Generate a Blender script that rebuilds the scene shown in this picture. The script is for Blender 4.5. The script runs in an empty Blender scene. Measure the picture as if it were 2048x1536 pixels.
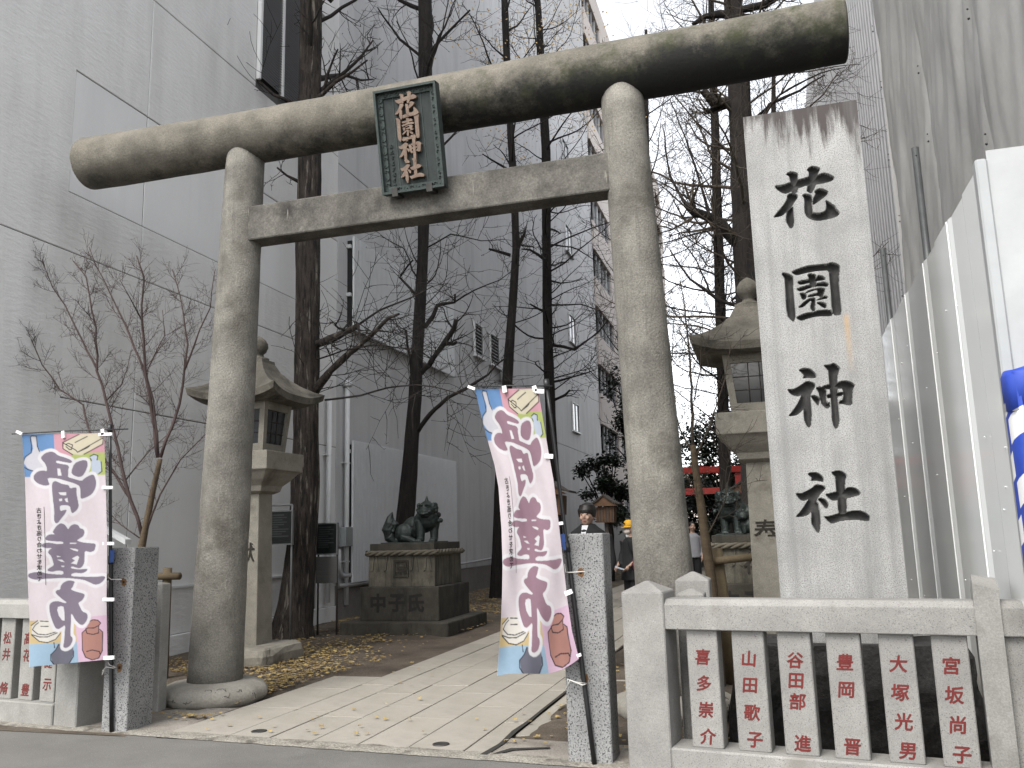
import bpy, bmesh, math, random
import numpy as np
from mathutils import Vector, Matrix, noise as mnoise
R_ = math.radians
sc = bpy.context.scene
C = sc.collection

# ------------------------------------------------------------------ camera
F, CX, CY, H = 1720.0, 1024.0, 768.0, 1.5          # focal length and centre of the photograph in its pixels
_roll, _off = 0.0275, 300.0
_dn = np.array([_roll, 1.0, -_off / F]); _dn /= np.linalg.norm(_dn)
_up = -_dn
_Y = np.array([1545 - CX, _off - _roll * (1545 - CX), F]); _Y /= np.linalg.norm(_Y)
_Y -= _up * _Y.dot(_up); _Y /= np.linalg.norm(_Y)
_X = np.cross(_dn, _Y)
if _X[0] < 0: _X = -_X
RW = np.stack([_X, _Y, _up])
def ray(x, y): return RW @ np.array([x - CX, y - CY, F])
def G(x, y, z=0.0):
    d = ray(x, y); t = (z - H) / d[2]; return Vector((t * d[0], t * d[1], z))
def PY(x, y, Y):
    d = ray(x, y); t = Y / d[1]; return Vector((t * d[0], Y, H + t * d[2]))
def PX(x, y, X):
    d = ray(x, y); t = X / d[0]; return Vector((X, t * d[1], H + t * d[2]))
cam = bpy.data.cameras.new('camera'); camo = bpy.data.objects.new('camera', cam); C.objects.link(camo)
cam.sensor_width = 36.0; cam.lens = 36.0 * F / 2048.0; cam.clip_end = 2000; cam.clip_start = 0.05
_r, _u, _b = RW @ np.array([1, 0, 0]), RW @ np.array([0, -1, 0]), RW @ np.array([0, 0, -1])
camo.matrix_world = Matrix(((_r[0], _u[0], _b[0], 0), (_r[1], _u[1], _b[1], 0), (_r[2], _u[2], _b[2], H), (0, 0, 0, 1)))
sc.camera = camo

# ------------------------------------------------------------------ sky, sun, exposure
SUN_EL, SUN_AZ = 48.0, 198.0                        # high sun behind thin cloud, over the street behind the camera
w = bpy.data.worlds.new('World'); sc.world = w; w.use_nodes = True
nt = w.node_tree; nt.nodes.clear()
sky = nt.nodes.new('ShaderNodeTexSky'); sky.sky_type = 'NISHITA'; sky.sun_disc = False
sky.sun_elevation = R_(SUN_EL); sky.sun_rotation = R_(SUN_AZ); sky.air_density = 1.0; sky.dust_density = 1.0; sky.ozone_density = 1.0
hs = nt.nodes.new('ShaderNodeHueSaturation'); hs.inputs['Saturation'].default_value = 0.16; hs.inputs['Value'].default_value = 1.0
bg = nt.nodes.new('ShaderNodeBackground'); bg.inputs['Strength'].default_value = 0.14
wo = nt.nodes.new('ShaderNodeOutputWorld')
nt.links.new(sky.outputs[0], hs.inputs['Color']); nt.links.new(hs.outputs[0], bg.inputs[0]); nt.links.new(bg.outputs[0], wo.inputs[0])
sun = bpy.data.lights.new('sun', 'SUN'); sun.energy = 1.5; sun.angle = R_(30); sun.color = (1.0, 0.965, 0.91)
so = bpy.data.objects.new('sun', sun); C.objects.link(so)
_az = R_(SUN_AZ)
_sd = Vector((math.sin(_az) * math.cos(R_(SUN_EL)), math.cos(_az) * math.cos(R_(SUN_EL)), math.sin(R_(SUN_EL))))
so.rotation_euler = _sd.to_track_quat('Z', 'Y').to_euler(); so.location = _sd * 60
sc.view_settings.view_transform = 'Standard'; sc.view_settings.look = 'None'
sc.view_settings.exposure = 1.66; sc.view_settings.gamma = 1.0; sc.view_settings.use_curve_mapping = False
sc.render.engine = 'CYCLES'
sc.cycles.use_denoising = True; sc.cycles.max_bounces = 8; sc.cycles.diffuse_bounces = 5; sc.cycles.transparent_max_bounces = 8
sc.cycles.caustics_reflective = False; sc.cycles.caustics_refractive = False

# ------------------------------------------------------------------ materials
def _ramp(nt, a, b, pa=0.3, pb=0.7):
    r = nt.nodes.new('ShaderNodeValToRGB'); e = r.color_ramp.elements
    e[0].position, e[1].position = pa, pb; e[0].color, e[1].color = (*a, 1), (*b, 1); return r
def _noise(nt, vec, scale, detail=4.0, rough=0.6, stretch=None):
    n = nt.nodes.new('ShaderNodeTexNoise'); n.inputs['Scale'].default_value = scale
    n.inputs['Detail'].default_value = detail; n.inputs['Roughness'].default_value = rough
    if stretch:
        m = nt.nodes.new('ShaderNodeMapping'); m.inputs['Scale'].default_value = stretch
        nt.links.new(vec, m.inputs[0]); vec = m.outputs[0]
    nt.links.new(vec, n.inputs['Vector']); return n
def _mix(nt, fac, a, b, mode='MIX', f=1.0):
    m = nt.nodes.new('ShaderNodeMix'); m.data_type = 'RGBA'; m.blend_type = mode
    if hasattr(fac, 'links'): nt.links.new(fac, m.inputs[0])
    else: m.inputs[0].default_value = fac
    for k, v in ((6, a), (7, b)):
        if isinstance(v, tuple): m.inputs[k].default_value = (*v, 1)
        else: nt.links.new(v, m.inputs[k])
    return m.outputs[2]
def _math(nt, op, a, b=None, clamp=False):
    m = nt.nodes.new('ShaderNodeMath'); m.operation = op; m.use_clamp = clamp
    for k, v in ((0, a), (1, b)):
        if v is None: continue
        if isinstance(v, (int, float)): m.inputs[k].default_value = v
        else: nt.links.new(v, m.inputs[k])
    return m.outputs[0]
def _mapr(nt, v, a, b, c=0.0, d=1.0):
    m = nt.nodes.new('ShaderNodeMapRange'); m.inputs[1].default_value = a; m.inputs[2].default_value = b
    m.inputs[3].default_value = c; m.inputs[4].default_value = d; nt.links.new(v, m.inputs[0]); return m.outputs[0]
MATS = {}
def M(name, c1, c2=None, scale=3.0, rough=0.85, fine=0.0, fscale=80.0, bump=0.0, bscale=None, metal=0.0, spec=0.4,
      speck=None, sscale=90.0, sthr=0.62, stretch=None, bstretch=None, stain=None, stscale=1.2, stthr=(0.5, 0.7), ststretch=None, extra=None,
      rnd=0.0, vcol=None, emis=None):
    m = bpy.data.materials.new(name); m.use_nodes = True; nt = m.node_tree
    b = nt.nodes['Principled BSDF']; b.inputs['Roughness'].default_value = rough; b.inputs['Metallic'].default_value = metal
    b.inputs['Specular IOR Level'].default_value = spec
    tc = nt.nodes.new('ShaderNodeTexCoord'); vec = tc.outputs['Object']
    if c2 is None: c2 = tuple(x * 1.2 for x in c1)
    n = _noise(nt, vec, scale, 5, 0.62, stretch)
    r = _ramp(nt, c1, c2); nt.links.new(n.outputs[0], r.inputs[0]); col = r.outputs[0]
    if vcol:
        a = nt.nodes.new('ShaderNodeVertexColor'); a.layer_name = vcol; col = a.outputs[0]
    fn = None
    if fine:
        fn = _noise(nt, vec, fscale, 3, 0.7)
        g = _mapr(nt, fn.outputs[0], 0.3, 0.7, 1 - fine, 1 + fine)
        cc = nt.nodes.new('ShaderNodeCombineColor')
        for k in range(3): nt.links.new(g, cc.inputs[k])
        col = _mix(nt, 1.0, col, cc.outputs[0], 'MULTIPLY')
    if speck:
        s = _noise(nt, vec, sscale, 2, 0.5); f = _mapr(nt, s.outputs[0], sthr, sthr + 0.06)
        col = _mix(nt, f, col, speck)
    if stain:
        s = _noise(nt, vec, stscale, 6, 0.65, ststretch); f = _mapr(nt, s.outputs[0], *stthr)
        col = _mix(nt, f, col, stain)
    if rnd:
        oi = nt.nodes.new('ShaderNodeObjectInfo'); g = _mapr(nt, oi.outputs['Random'], 0, 1, 1 - rnd, 1 + rnd)
        cc = nt.nodes.new('ShaderNodeCombineColor')
        for k in range(3): nt.links.new(g, cc.inputs[k])
        col = _mix(nt, 1.0, col, cc.outputs[0], 'MULTIPLY')
    if extra: col = extra(nt, vec, col, b)
    nt.links.new(col, b.inputs['Base Color'])
    if bump:
        bn = _noise(nt, vec, bscale or fscale, 4, 0.65, bstretch)
        bp = nt.nodes.new('ShaderNodeBump'); bp.inputs['Strength'].default_value = bump; bp.inputs['Distance'].default_value = 0.02
        nt.links.new(bn.outputs[0], bp.inputs['Height']); nt.links.new(bp.outputs[0], b.inputs['Normal'])
    MATS[name] = m
    return m
def _sep(nt, vec):
    s = nt.nodes.new('ShaderNodeSeparateXYZ'); nt.links.new(vec, s.inputs[0]); return s.outputs

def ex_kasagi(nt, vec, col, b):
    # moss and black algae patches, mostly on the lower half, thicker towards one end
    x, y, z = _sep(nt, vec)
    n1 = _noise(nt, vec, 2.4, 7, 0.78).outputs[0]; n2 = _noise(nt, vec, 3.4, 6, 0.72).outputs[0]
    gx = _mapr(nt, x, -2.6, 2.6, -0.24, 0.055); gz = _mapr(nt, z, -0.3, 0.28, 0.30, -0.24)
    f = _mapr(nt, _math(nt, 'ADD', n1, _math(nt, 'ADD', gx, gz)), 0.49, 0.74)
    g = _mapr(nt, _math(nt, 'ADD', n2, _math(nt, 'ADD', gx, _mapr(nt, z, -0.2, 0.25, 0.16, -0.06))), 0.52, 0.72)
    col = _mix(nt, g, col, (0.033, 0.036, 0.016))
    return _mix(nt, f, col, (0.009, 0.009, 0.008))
def ex_pillar(nt, vec, col, b):
    n = _noise(nt, vec, 1.0, 6, 0.72, (5.0, 5.0, 0.45)).outputs[0]
    col = _mix(nt, _mapr(nt, n, 0.53, 0.72, 0, 0.6), col, (0.045, 0.042, 0.036))
    p = _noise(nt, vec, 1.0, 5, 0.7, (13.0, 13.0, 1.3)).outputs[0]
    return _mix(nt, _mapr(nt, p, 0.66, 0.72, 0, 0.5), col, (0.33, 0.31, 0.26))
def ex_slab(nt, vec, col, b):
    x, y, z = _sep(nt, vec)
    n = _noise(nt, vec, 1.0, 6, 0.7, (7.0, 1.0, 0.75)).outputs[0]
    top = _math(nt, 'ADD', _mapr(nt, z, 3.75, 4.62, -0.26, 0.20), _mapr(nt, x, -0.1, 0.4, -0.05, 0.06))
    f = _mapr(nt, _math(nt, 'ADD', n, top), 0.54, 0.66)
    col = _mix(nt, f, col, (0.045, 0.037, 0.035))
    n3 = _noise(nt, vec, 1.0, 5, 0.6, (9.0, 1.0, 0.35)).outputs[0]
    col = _mix(nt, _mapr(nt, n3, 0.46, 0.72, 0, 0.6), col, (0.12, 0.12, 0.117))
    # one thin rust run below the second character
    dx = _math(nt, 'ABSOLUTE', _math(nt, 'SUBTRACT', x, 0.195)); fx = _mapr(nt, dx, 0.005, 0.028, 1, 0)
    fz = _math(nt, 'MULTIPLY', _mapr(nt, z, 2.55, 2.95), _mapr(nt, z, 2.97, 3.02, 1, 0))
    return _mix(nt, _math(nt, 'MULTIPLY', _math(nt, 'MULTIPLY', fx, fz), 0.55), col, (0.36, 0.22, 0.09))
def ex_bark(nt, vec, col, b):
    v = _noise(nt, vec, 1.0, 6, 0.75, (22.0, 22.0, 2.6)).outputs[0]
    return _mix(nt, _mapr(nt, v, 0.45, 0.58), col, (0.006, 0.0045, 0.004))
def ex_bark_pale(nt, vec, col, b):
    col = ex_bark(nt, vec, col, b)
    v = _noise(nt, vec, 1.0, 5, 0.7, (11.0, 11.0, 1.0)).outputs[0]
    return _mix(nt, _mapr(nt, v, 0.58, 0.64, 0, 0.85), col, (0.15, 0.132, 0.108))
def ex_rope(nt, vec, col, b): return col
def ex_pad(nt, vec, col, b):
    x, y, z = _sep(nt, vec)
    at = nt.nodes.new('ShaderNodeMath'); at.operation = 'ARCTAN2'; nt.links.new(y, at.inputs[0]); nt.links.new(x, at.inputs[1])
    t = _math(nt, 'ADD', _math(nt, 'MULTIPLY', z, 3.05), _math(nt, 'MULTIPLY', at.outputs[0], -0.24))
    fr = _math(nt, 'FRACT', t)
    f = _math(nt, 'MULTIPLY', _mapr(nt, fr, 0.50, 0.515), _mapr(nt, fr, 0.90, 0.915, 1, 0))
    f = _math(nt, 'MULTIPLY', f, _mapr(nt, z, 2.10, 2.11, 1, 0))
    return _mix(nt, f, col, (0.6, 0.6, 0.6))
def ex_board(nt, vec, col, b): return col

M('torii', (0.0906, 0.0848, 0.0737), (0.191, 0.18, 0.156), 2.4, 0.9, 0.34, 75, 0.5, 50, stain=(0.0568, 0.051, 0.0411), stscale=1.6, stthr=(0.52, 0.72), extra=ex_pillar)
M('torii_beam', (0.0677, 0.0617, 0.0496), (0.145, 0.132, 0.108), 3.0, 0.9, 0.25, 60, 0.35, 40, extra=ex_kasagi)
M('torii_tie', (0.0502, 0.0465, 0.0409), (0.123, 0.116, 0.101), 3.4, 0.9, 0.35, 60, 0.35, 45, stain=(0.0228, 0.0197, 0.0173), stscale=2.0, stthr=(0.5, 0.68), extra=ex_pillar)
M('torii_base', (0.179, 0.167, 0.141), (0.262, 0.246, 0.214), 3.0, 0.9, 0.15, 60, 0.5, 16)
M('crack', (0.0195, 0.0182, 0.0156), rough=1.0)
M('granite_pale', (0.191, 0.189, 0.182), (0.302, 0.3, 0.288), 2.0, 0.8, 0.30, 110, 0.10, 120, speck=(0.121, 0.119, 0.117), sscale=150, sthr=0.55, extra=ex_slab)
M('granite_fence', (0.148, 0.142, 0.134), (0.234, 0.228, 0.213), 2.5, 0.82, 0.2, 130, 0.12, 120, speck=(0.0969, 0.0931, 0.0872), sscale=150, sthr=0.61,
  stain=(0.15, 0.139, 0.124), stscale=2.2, stthr=(0.55, 0.78), rnd=0.06)
M('granite_grey', (0.156, 0.153, 0.14), (0.247, 0.24, 0.224), 2.5, 0.85, 0.2, 110, 0.15, 100, stain=(0.0845, 0.078, 0.065), stscale=2.0, stthr=(0.54, 0.76), rnd=0.06)
M('granite_coarse', (0.142, 0.142, 0.14), (0.219, 0.219, 0.214), 3.0, 0.7, 0.25, 80, 0.08, 90, speck=(0.0326, 0.0326, 0.0326), sscale=85, sthr=0.555)
M('granite_side', (0.143, 0.143, 0.14), (0.208, 0.208, 0.202), 3.0, 0.75, 0.2, 80, 0.08, 90, speck=(0.0325, 0.0325, 0.0325), sscale=85, sthr=0.565)
M('lantern_stone', (0.158, 0.146, 0.122), (0.242, 0.226, 0.19), 3.5, 0.92, 0.2, 90, 0.3, 60, stain=(0.079, 0.0691, 0.0543), stscale=2.5, stthr=(0.54, 0.76))
M('lantern_roof', (0.068, 0.062, 0.05), (0.136, 0.124, 0.102), 4.0, 0.92, 0.25, 80, 0.35, 50, stain=(0.024, 0.022, 0.0168), stscale=3.0, stthr=(0.52, 0.72))
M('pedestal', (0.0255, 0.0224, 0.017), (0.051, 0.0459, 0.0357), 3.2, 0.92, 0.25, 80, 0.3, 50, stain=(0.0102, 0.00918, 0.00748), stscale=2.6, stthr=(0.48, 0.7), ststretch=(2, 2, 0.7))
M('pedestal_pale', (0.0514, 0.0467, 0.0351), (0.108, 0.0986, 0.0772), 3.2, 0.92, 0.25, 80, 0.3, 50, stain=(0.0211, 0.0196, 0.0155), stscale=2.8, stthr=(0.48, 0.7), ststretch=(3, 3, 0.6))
M('rope_stone', (0.055, 0.0475, 0.035), (0.1, 0.0875, 0.065), 6, 0.9, 0.2, 90, 0.3, 60)
M('groove_shade_ink', (0.0149, 0.0142, 0.0135), (0.0416, 0.0406, 0.0386), 9, 0.9, 0.3, 120, 0.1, 100)  # shade inside the deep cuts put into the colour, along with ink remains
M('carved_dark', (0.013, 0.0117, 0.0104), rough=0.95)
M('carved_brown', (0.0228, 0.0195, 0.0156), rough=0.95)
M('bronze', (0.00555, 0.00764, 0.00694), (0.0191, 0.0295, 0.026), 9, 0.55, 0.3, 60, 0.35, 45, metal=0.35, spec=0.5)
M('red_paint', (0.0833, 0.0063, 0.00504), (0.111, 0.0151, 0.0126), 20, 0.8, 0.2, 120)
M('rough_rock', (0.00644, 0.00617, 0.00585), (0.0249, 0.0234, 0.022), 7, 0.95, 0.4, 40, 0.8, 18)
M('wall_plaster', (0.64, 0.635, 0.626), (0.696, 0.692, 0.682), 0.8, 0.52, 0.06, 40, 0.45, 13, spec=0.5, bstretch=(1, 0.45, 1.6), stain=(0.527, 0.522, 0.513), stscale=0.7, stthr=(0.46, 0.78), ststretch=(1, 2.2, 0.45))
M('wall_smooth', (0.649, 0.649, 0.644), (0.701, 0.701, 0.696), 0.8, 0.45, 0.02, 40, 0.04, 30, spec=0.5, stain=(0.611, 0.611, 0.607), stscale=0.6, stthr=(0.5, 0.8), ststretch=(1, 3, 0.4))
M('wall_far_shade', (0.455, 0.455, 0.46), (0.539, 0.539, 0.544), 0.7, 0.6, 0.04, 30, 0.1, 20, stain=(0.393, 0.393, 0.399), stscale=0.6, stthr=(0.46, 0.72), ststretch=(1, 3.5, 0.25))  # near wall's paint again, with the alley's shade darkened into its colour
M('wall_backing', (0.091, 0.091, 0.091), rough=0.9)
M('plinth', (0.143, 0.13, 0.12), (0.195, 0.182, 0.169), 2, 0.85, 0.15, 40, 0.2, 30)
M('white_metal', (0.51, 0.518, 0.518), (0.561, 0.57, 0.57), 5, 0.45, 0.03, 60)
M('fin_metal', (0.579, 0.591, 0.597), (0.643, 0.655, 0.662), 5, 0.4, 0.03, 60, metal=0.1)
M('louver_metal', (0.287, 0.287, 0.295), rough=0.5)
M('dark_void', (0.0078, 0.0078, 0.00845), rough=0.6)
M('glass', (0.021, 0.0231, 0.0252), rough=0.08, spec=0.6)
M('curtain', (0.36, 0.352, 0.336), rough=0.8)
M('pink_tile', (0.52, 0.465, 0.43), (0.60, 0.545, 0.51), 1.2, 0.75, 0.06, 60)
M('bark_pale', (0.0211, 0.0159, 0.0126), (0.0445, 0.0351, 0.0281), 5, 0.95, 0.2, 60, 1.0, 1.0, bstretch=(40, 40, 6), extra=ex_bark_pale)
M('bark', (0.0101, 0.00792, 0.00666), (0.0206, 0.0164, 0.0139), 5, 0.95, 0.2, 60, 1.0, 1.0, bstretch=(40, 40, 6), extra=ex_bark)
M('twig', (0.0108, 0.00864, 0.00729), (0.0203, 0.0162, 0.0135), 6, 0.9)
M('twig_pale', (0.033, 0.0255, 0.018), (0.057, 0.045, 0.0315), 6, 0.9)
M('twig_red', (0.0315, 0.0189, 0.0176), (0.0546, 0.0357, 0.0315), 6, 0.85)
M('wrap_bark', (0.048, 0.033, 0.018), (0.0808, 0.0585, 0.0345), 1.0, 0.9, 0.2, 70, 0.4, 40, stretch=(3, 3, 26))
M('log', (0.0672, 0.0487, 0.0252), (0.107, 0.0808, 0.047), 4, 0.85, 0.15, 60, 0.2, 40)
M('log_end', (0.195, 0.15, 0.091), rough=0.9)
M('asphalt', (0.104, 0.0986, 0.0916), (0.133, 0.128, 0.118), 1.5, 0.93, 0.25, 170, 0.5, 140, speck=(0.257, 0.246, 0.232), sscale=210, sthr=0.66, stain=(0.0838, 0.0809, 0.075), stscale=0.6, stthr=(0.5, 0.75))
M('kerb_concrete', (0.15, 0.136, 0.114), (0.263, 0.246, 0.211), 5, 0.95, 0.45, 70, 0.8, 45, stain=(0.0878, 0.079, 0.0659), stscale=6, stthr=(0.5, 0.65))
M('dirt', (0.0549, 0.0413, 0.0291), (0.0937, 0.0743, 0.0549), 1.6, 0.97, 0.35, 60, 0.6, 35, stain=(0.0355, 0.0272, 0.0194), stscale=1.5, stthr=(0.5, 0.7))
M('apron', (0.169, 0.152, 0.131), (0.246, 0.224, 0.195), 1.6, 0.95, 0.25, 90, 0.4, 60, stain=(0.11, 0.0929, 0.0761), stscale=2, stthr=(0.5, 0.7))
M('paving', (0.198, 0.184, 0.154), (0.285, 0.262, 0.227), 1.5, 0.88, 0.16, 110, 0.15, 100, stain=(0.175, 0.16, 0.135), stscale=1.6, stthr=(0.5, 0.75), rnd=0.07)
M('paving_joint', (0.039, 0.0338, 0.0273), rough=0.97)
M('leaf_yellow', (0.2, 0.135, 0.0401), (0.31, 0.235, 0.0997), 3, 0.8, rnd=0.0)
M('leaf_brown', (0.13, 0.0845, 0.039), (0.221, 0.156, 0.078), 3, 0.85)
M('leaf_green', (0.0056, 0.0101, 0.00616), (0.0168, 0.0269, 0.0157), 2.0, 0.55)
M('leaf_dry', (0.408, 0.272, 0.123), (0.557, 0.408, 0.198), 3, 0.8)
M('verdigris', (0.0117, 0.0164, 0.0156), (0.0215, 0.0296, 0.0281), 4, 0.75, 0.15, 60, 0.15, 50, stretch=(6, 6, 1))
M('verdigris_frame', (0.0185, 0.0273, 0.0253), (0.0415, 0.0561, 0.0512), 4, 0.75, 0.2, 60, 0.3, 40)
M('copper_letter', (0.105, 0.0666, 0.0478), (0.184, 0.133, 0.0996), 12, 0.6, 0.2, 60, metal=0.15)
M('hoarding', (0.625, 0.634, 0.625), (0.65, 0.66, 0.65), 1, 0.10, spec=0.55)
M('hoarding_trim', (0.259, 0.265, 0.265), rough=0.35, metal=0.2)
M('scaffold_pipe', (0.0624, 0.0666, 0.0666), (0.0936, 0.0978, 0.0978), 8, 0.45, 0.1, 60, metal=0.5)
M('tarp', (0.256, 0.253, 0.245), (0.303, 0.299, 0.291), 0.6, 0.6, 0.04, 20, 0.25, 3.0, bstretch=(1, 1.0, 0.35), spec=0.45)
M('pad_cover', (0.0127, 0.0382, 0.268), (0.0191, 0.051, 0.319), 8, 0.6, extra=ex_pad)
M('pole_black', (0.0078, 0.0078, 0.00845), rough=0.4)
M('strap_white', (0.576, 0.568, 0.56), rough=0.7)
M('cord_white', (0.403, 0.39, 0.364), rough=0.8)
M('label_blue', (0.039, 0.091, 0.273), rough=0.4)
M('rust', (0.104, 0.052, 0.0195), rough=0.95)
M('sign_black', (0.0065, 0.0078, 0.0078), rough=0.35)
M('sign_frame', (0.143, 0.146, 0.146), rough=0.5, metal=0.4)
M('sign_text', (0.0358, 0.039, 0.039), rough=0.6)
M('board_grey', (0.065, 0.0618, 0.0585), (0.0845, 0.0813, 0.078), 1, 0.8, stretch=(1, 1, 40))
M('leg_brown', (0.0325, 0.0273, 0.0234), rough=0.7)
M('vermilion', (0.273, 0.0163, 0.0117), (0.325, 0.026, 0.0195), 4, 0.5)
M('wood_warm', (0.0616, 0.0266, 0.0098), (0.0896, 0.0448, 0.0196), 6, 0.7, 0.15, 60)
M('wood_roof', (0.0228, 0.0182, 0.0156), (0.039, 0.0325, 0.0273), 6, 0.8)
M('skin', (0.26, 0.167, 0.124), (0.285, 0.186, 0.14), 6, 0.6)
M('hair', (0.0078, 0.00585, 0.0052), rough=0.5)
M('cloth_black', (0.0039, 0.0039, 0.00468), (0.00702, 0.00702, 0.00822), 8, 0.9)
M('cloth_white', (0.357, 0.357, 0.367), rough=0.9)
M('cloth_grey', (0.163, 0.163, 0.176), rough=0.9)
M('cap_yellow', (0.384, 0.211, 0.0124), rough=0.8)
M('mask_white', (0.434, 0.385, 0.35), rough=0.9)
M('bag_red', (0.0845, 0.0078, 0.013), rough=0.45)
M('paper', (0.26, 0.293, 0.338), rough=0.8)
M('lip', (0.156, 0.0585, 0.052), rough=0.6)
M('iron', (0.026, 0.0247, 0.0228), (0.052, 0.0488, 0.0455), 8, 0.6, metal=0.4)
M('conduit', (0.325, 0.325, 0.325), rough=0.5)
M('elec_box', (0.169, 0.182, 0.182), rough=0.5)

# banner cloth: printed colours come with the mesh, thin cloth lets light through
_m = M('banner_cloth', (1, 1, 1), vcol='print', rough=0.85, spec=0.2, fine=0.03, fscale=30)
_nt = _m.node_tree; _b = _nt.nodes['Principled BSDF']; _o = [n for n in _nt.nodes if n.type == 'OUTPUT_MATERIAL'][0]
_t = _nt.nodes.new('ShaderNodeBsdfTranslucent'); _ms = _nt.nodes.new('ShaderNodeMixShader'); _ms.inputs[0].default_value = 0.35
_nt.links.new(_b.inputs['Base Color'].links[0].from_socket, _t.inputs[0])
_nt.links.new(_b.outputs[0], _ms.inputs[1]); _nt.links.new(_t.outputs[0], _ms.inputs[2]); _nt.links.new(_ms.outputs[0], _o.inputs[0])
# clear-ish white plastic sheet
_m = M('clear_panel', (0.317, 0.323, 0.321), rough=0.08, spec=0.5)
_nt = _m.node_tree; _b = _nt.nodes['Principled BSDF']; _o = [n for n in _nt.nodes if n.type == 'OUTPUT_MATERIAL'][0]
_t = _nt.nodes.new('ShaderNodeBsdfTransparent'); _ms = _nt.nodes.new('ShaderNodeMixShader'); _ms.inputs[0].default_value = 0.14
_nt.links.new(_b.outputs[0], _ms.inputs[1]); _nt.links.new(_t.outputs[0], _ms.inputs[2]); _nt.links.new(_ms.outputs[0], _o.inputs[0])

# ------------------------------------------------------------------ mesh helpers
class MB:
    def __init__(s): s.v = []; s.f = []; s.m = []; s.sm = []
    def add(s, vs, fs, mi=0, smooth=False):
        o = len(s.v); s.v += [tuple(p) for p in vs]
        for f in fs: s.f.append([i + o for i in f]); s.m.append(mi); s.sm.append(smooth)
    def box(s, a, b, mi=0, taper=None):
        x0, y0, z0 = a; x1, y1, z1 = b
        vs = [(x0, y0, z0), (x1, y0, z0), (x1, y1, z0), (x0, y1, z0), (x0, y0, z1), (x1, y0, z1), (x1, y1, z1), (x0, y1, z1)]
        s.add(vs, [(3, 2, 1, 0), (4, 5, 6, 7), (0, 1, 5, 4), (1, 2, 6, 5), (2, 3, 7, 6), (3, 0, 4, 7)], mi)
    def cbox(s, a, b, c=0.01, mi=0):
        """box with bevelled edges: stacked loops of octagons"""
        x0, y0, z0 = a; x1, y1, z1 = b
        def loop(i, z): 
            q = [(x0 + i + c, y0 + i), (x1 - i - c, y0 + i), (x1 - i, y0 + i + c), (x1 - i, y1 - i - c), (x1 - i - c, y1 - i), (x0 + i + c, y1 - i), (x0 + i, y1 - i - c), (x0 + i, y0 + i + c)]
            return [(x, y, z) for x, y in q]
        s.loft([loop(c * .6, z0), loop(0, z0 + c), loop(0, z1 - c), loop(c * .6, z1)], mi, closed=True)
    def loft(s, loops, mi=0, closed=True, caps=True, smooth=False):
        n = len(loops[0]); vs = [p for l in loops for p in l]; fs = []
        for k in range(len(loops) - 1):
            for i in range(n if closed else n - 1):
                j = (i + 1) % n; fs.append((k * n + i, k * n + j, (k + 1) * n + j, (k + 1) * n + i))
        if caps and closed:
            fs.append(tuple(range(n - 1, -1, -1))); fs.append(tuple((len(loops) - 1) * n + i for i in range(n)))
        s.add(vs, fs, mi, smooth)
    def frus(s, cx, cy, levels, mi=0):
        """square frusta: levels (z, half_x, half_y)"""
        s.loft([[(cx - a, cy - b, z), (cx + a, cy - b, z), (cx + a, cy + b, z), (cx - a, cy + b, z)] for z, a, b in levels], mi)
    def lathe(s, c, prof, n=24, mi=0, smooth=True, axis='z'):
        loops = []
        for r, z in prof:
            l = []
            for k in range(n):
                a = 2 * math.pi * k / n; p = (r * math.cos(a), r * math.sin(a), z)
                if axis == 'x': p = (p[2], p[0], p[1])
                if axis == 'y': p = (p[0], p[2], p[1])
                l.append((c[0] + p[0], c[1] + p[1], c[2] + p[2]))
            loops.append(l)
        s.loft(loops, mi, True, True, smooth)
    def tube(s, pts, rad, n=6, mi=0, smooth=True, caps=True):
        pts = [Vector(p) for p in pts]
        if not hasattr(rad, '__len__'): rad = [rad] * len(pts)
        loops = []; ref = Vector((0.123, 0.31, 0.94))
        for k, p in enumerate(pts):
            d = (pts[min(k + 1, len(pts) - 1)] - pts[max(k - 1, 0)])
            if d.length < 1e-9: d = Vector((0, 0, 1))
            d.normalize(); u = d.cross(ref)
            if u.length < 0.1: u = d.cross(Vector((1, 0, 0)))
            u.normalize(); v = d.cross(u)
            loops.append([p + (u * math.cos(2 * math.pi * i / n) + v * math.sin(2 * math.pi * i / n)) * rad[k] for i in range(n)])
        s.loft(loops, mi, True, caps, smooth)
    def ball(s, c, r, n=10, mi=0, m=None, smooth=True):
        r = r if hasattr(r, '__len__') else (r, r, r); m = m or max(5, n * 2 // 3); vs = []; fs = []
        for j in range(m + 1):
            t = math.pi * j / m
            for i in range(n):
                a = 2 * math.pi * i / n
                vs.append((c[0] + r[0] * math.sin(t) * math.cos(a), c[1] + r[1] * math.sin(t) * math.sin(a), c[2] + r[2] * math.cos(t)))
        for j in range(m):
            for i in range(n):
                k = (i + 1) % n; fs.append((j * n + i, (j + 1) * n + i, (j + 1) * n + k, j * n + k))
        s.add(vs, fs, mi, smooth)
    def quad(s, a, b, c, d, mi=0): s.add([a, b, c, d], [(0, 1, 2, 3)], mi)
    def xf(s, M4, start=0):
        s.v[start:] = [tuple(M4 @ Vector(p)) for p in s.v[start:]]
        return s
INFO = {}
def mesh_of(name, mb, mats):
    me = bpy.data.meshes.new(name); me.from_pydata(mb.v, [], mb.f); 
    for x in (mats if isinstance(mats, (list, tuple)) else [mats]): me.materials.append(MATS[x] if isinstance(x, str) else x)
    me.polygons.foreach_set('material_index', mb.m); me.polygons.foreach_set('use_smooth', mb.sm); me.update(); return me
def tag(o, label=None, cat=None, group=None, kind=None):
    if label: o['label'] = label
    if cat: o['category'] = cat
    if group: o['group'] = group
    if kind: o['kind'] = kind
    return o
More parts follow.
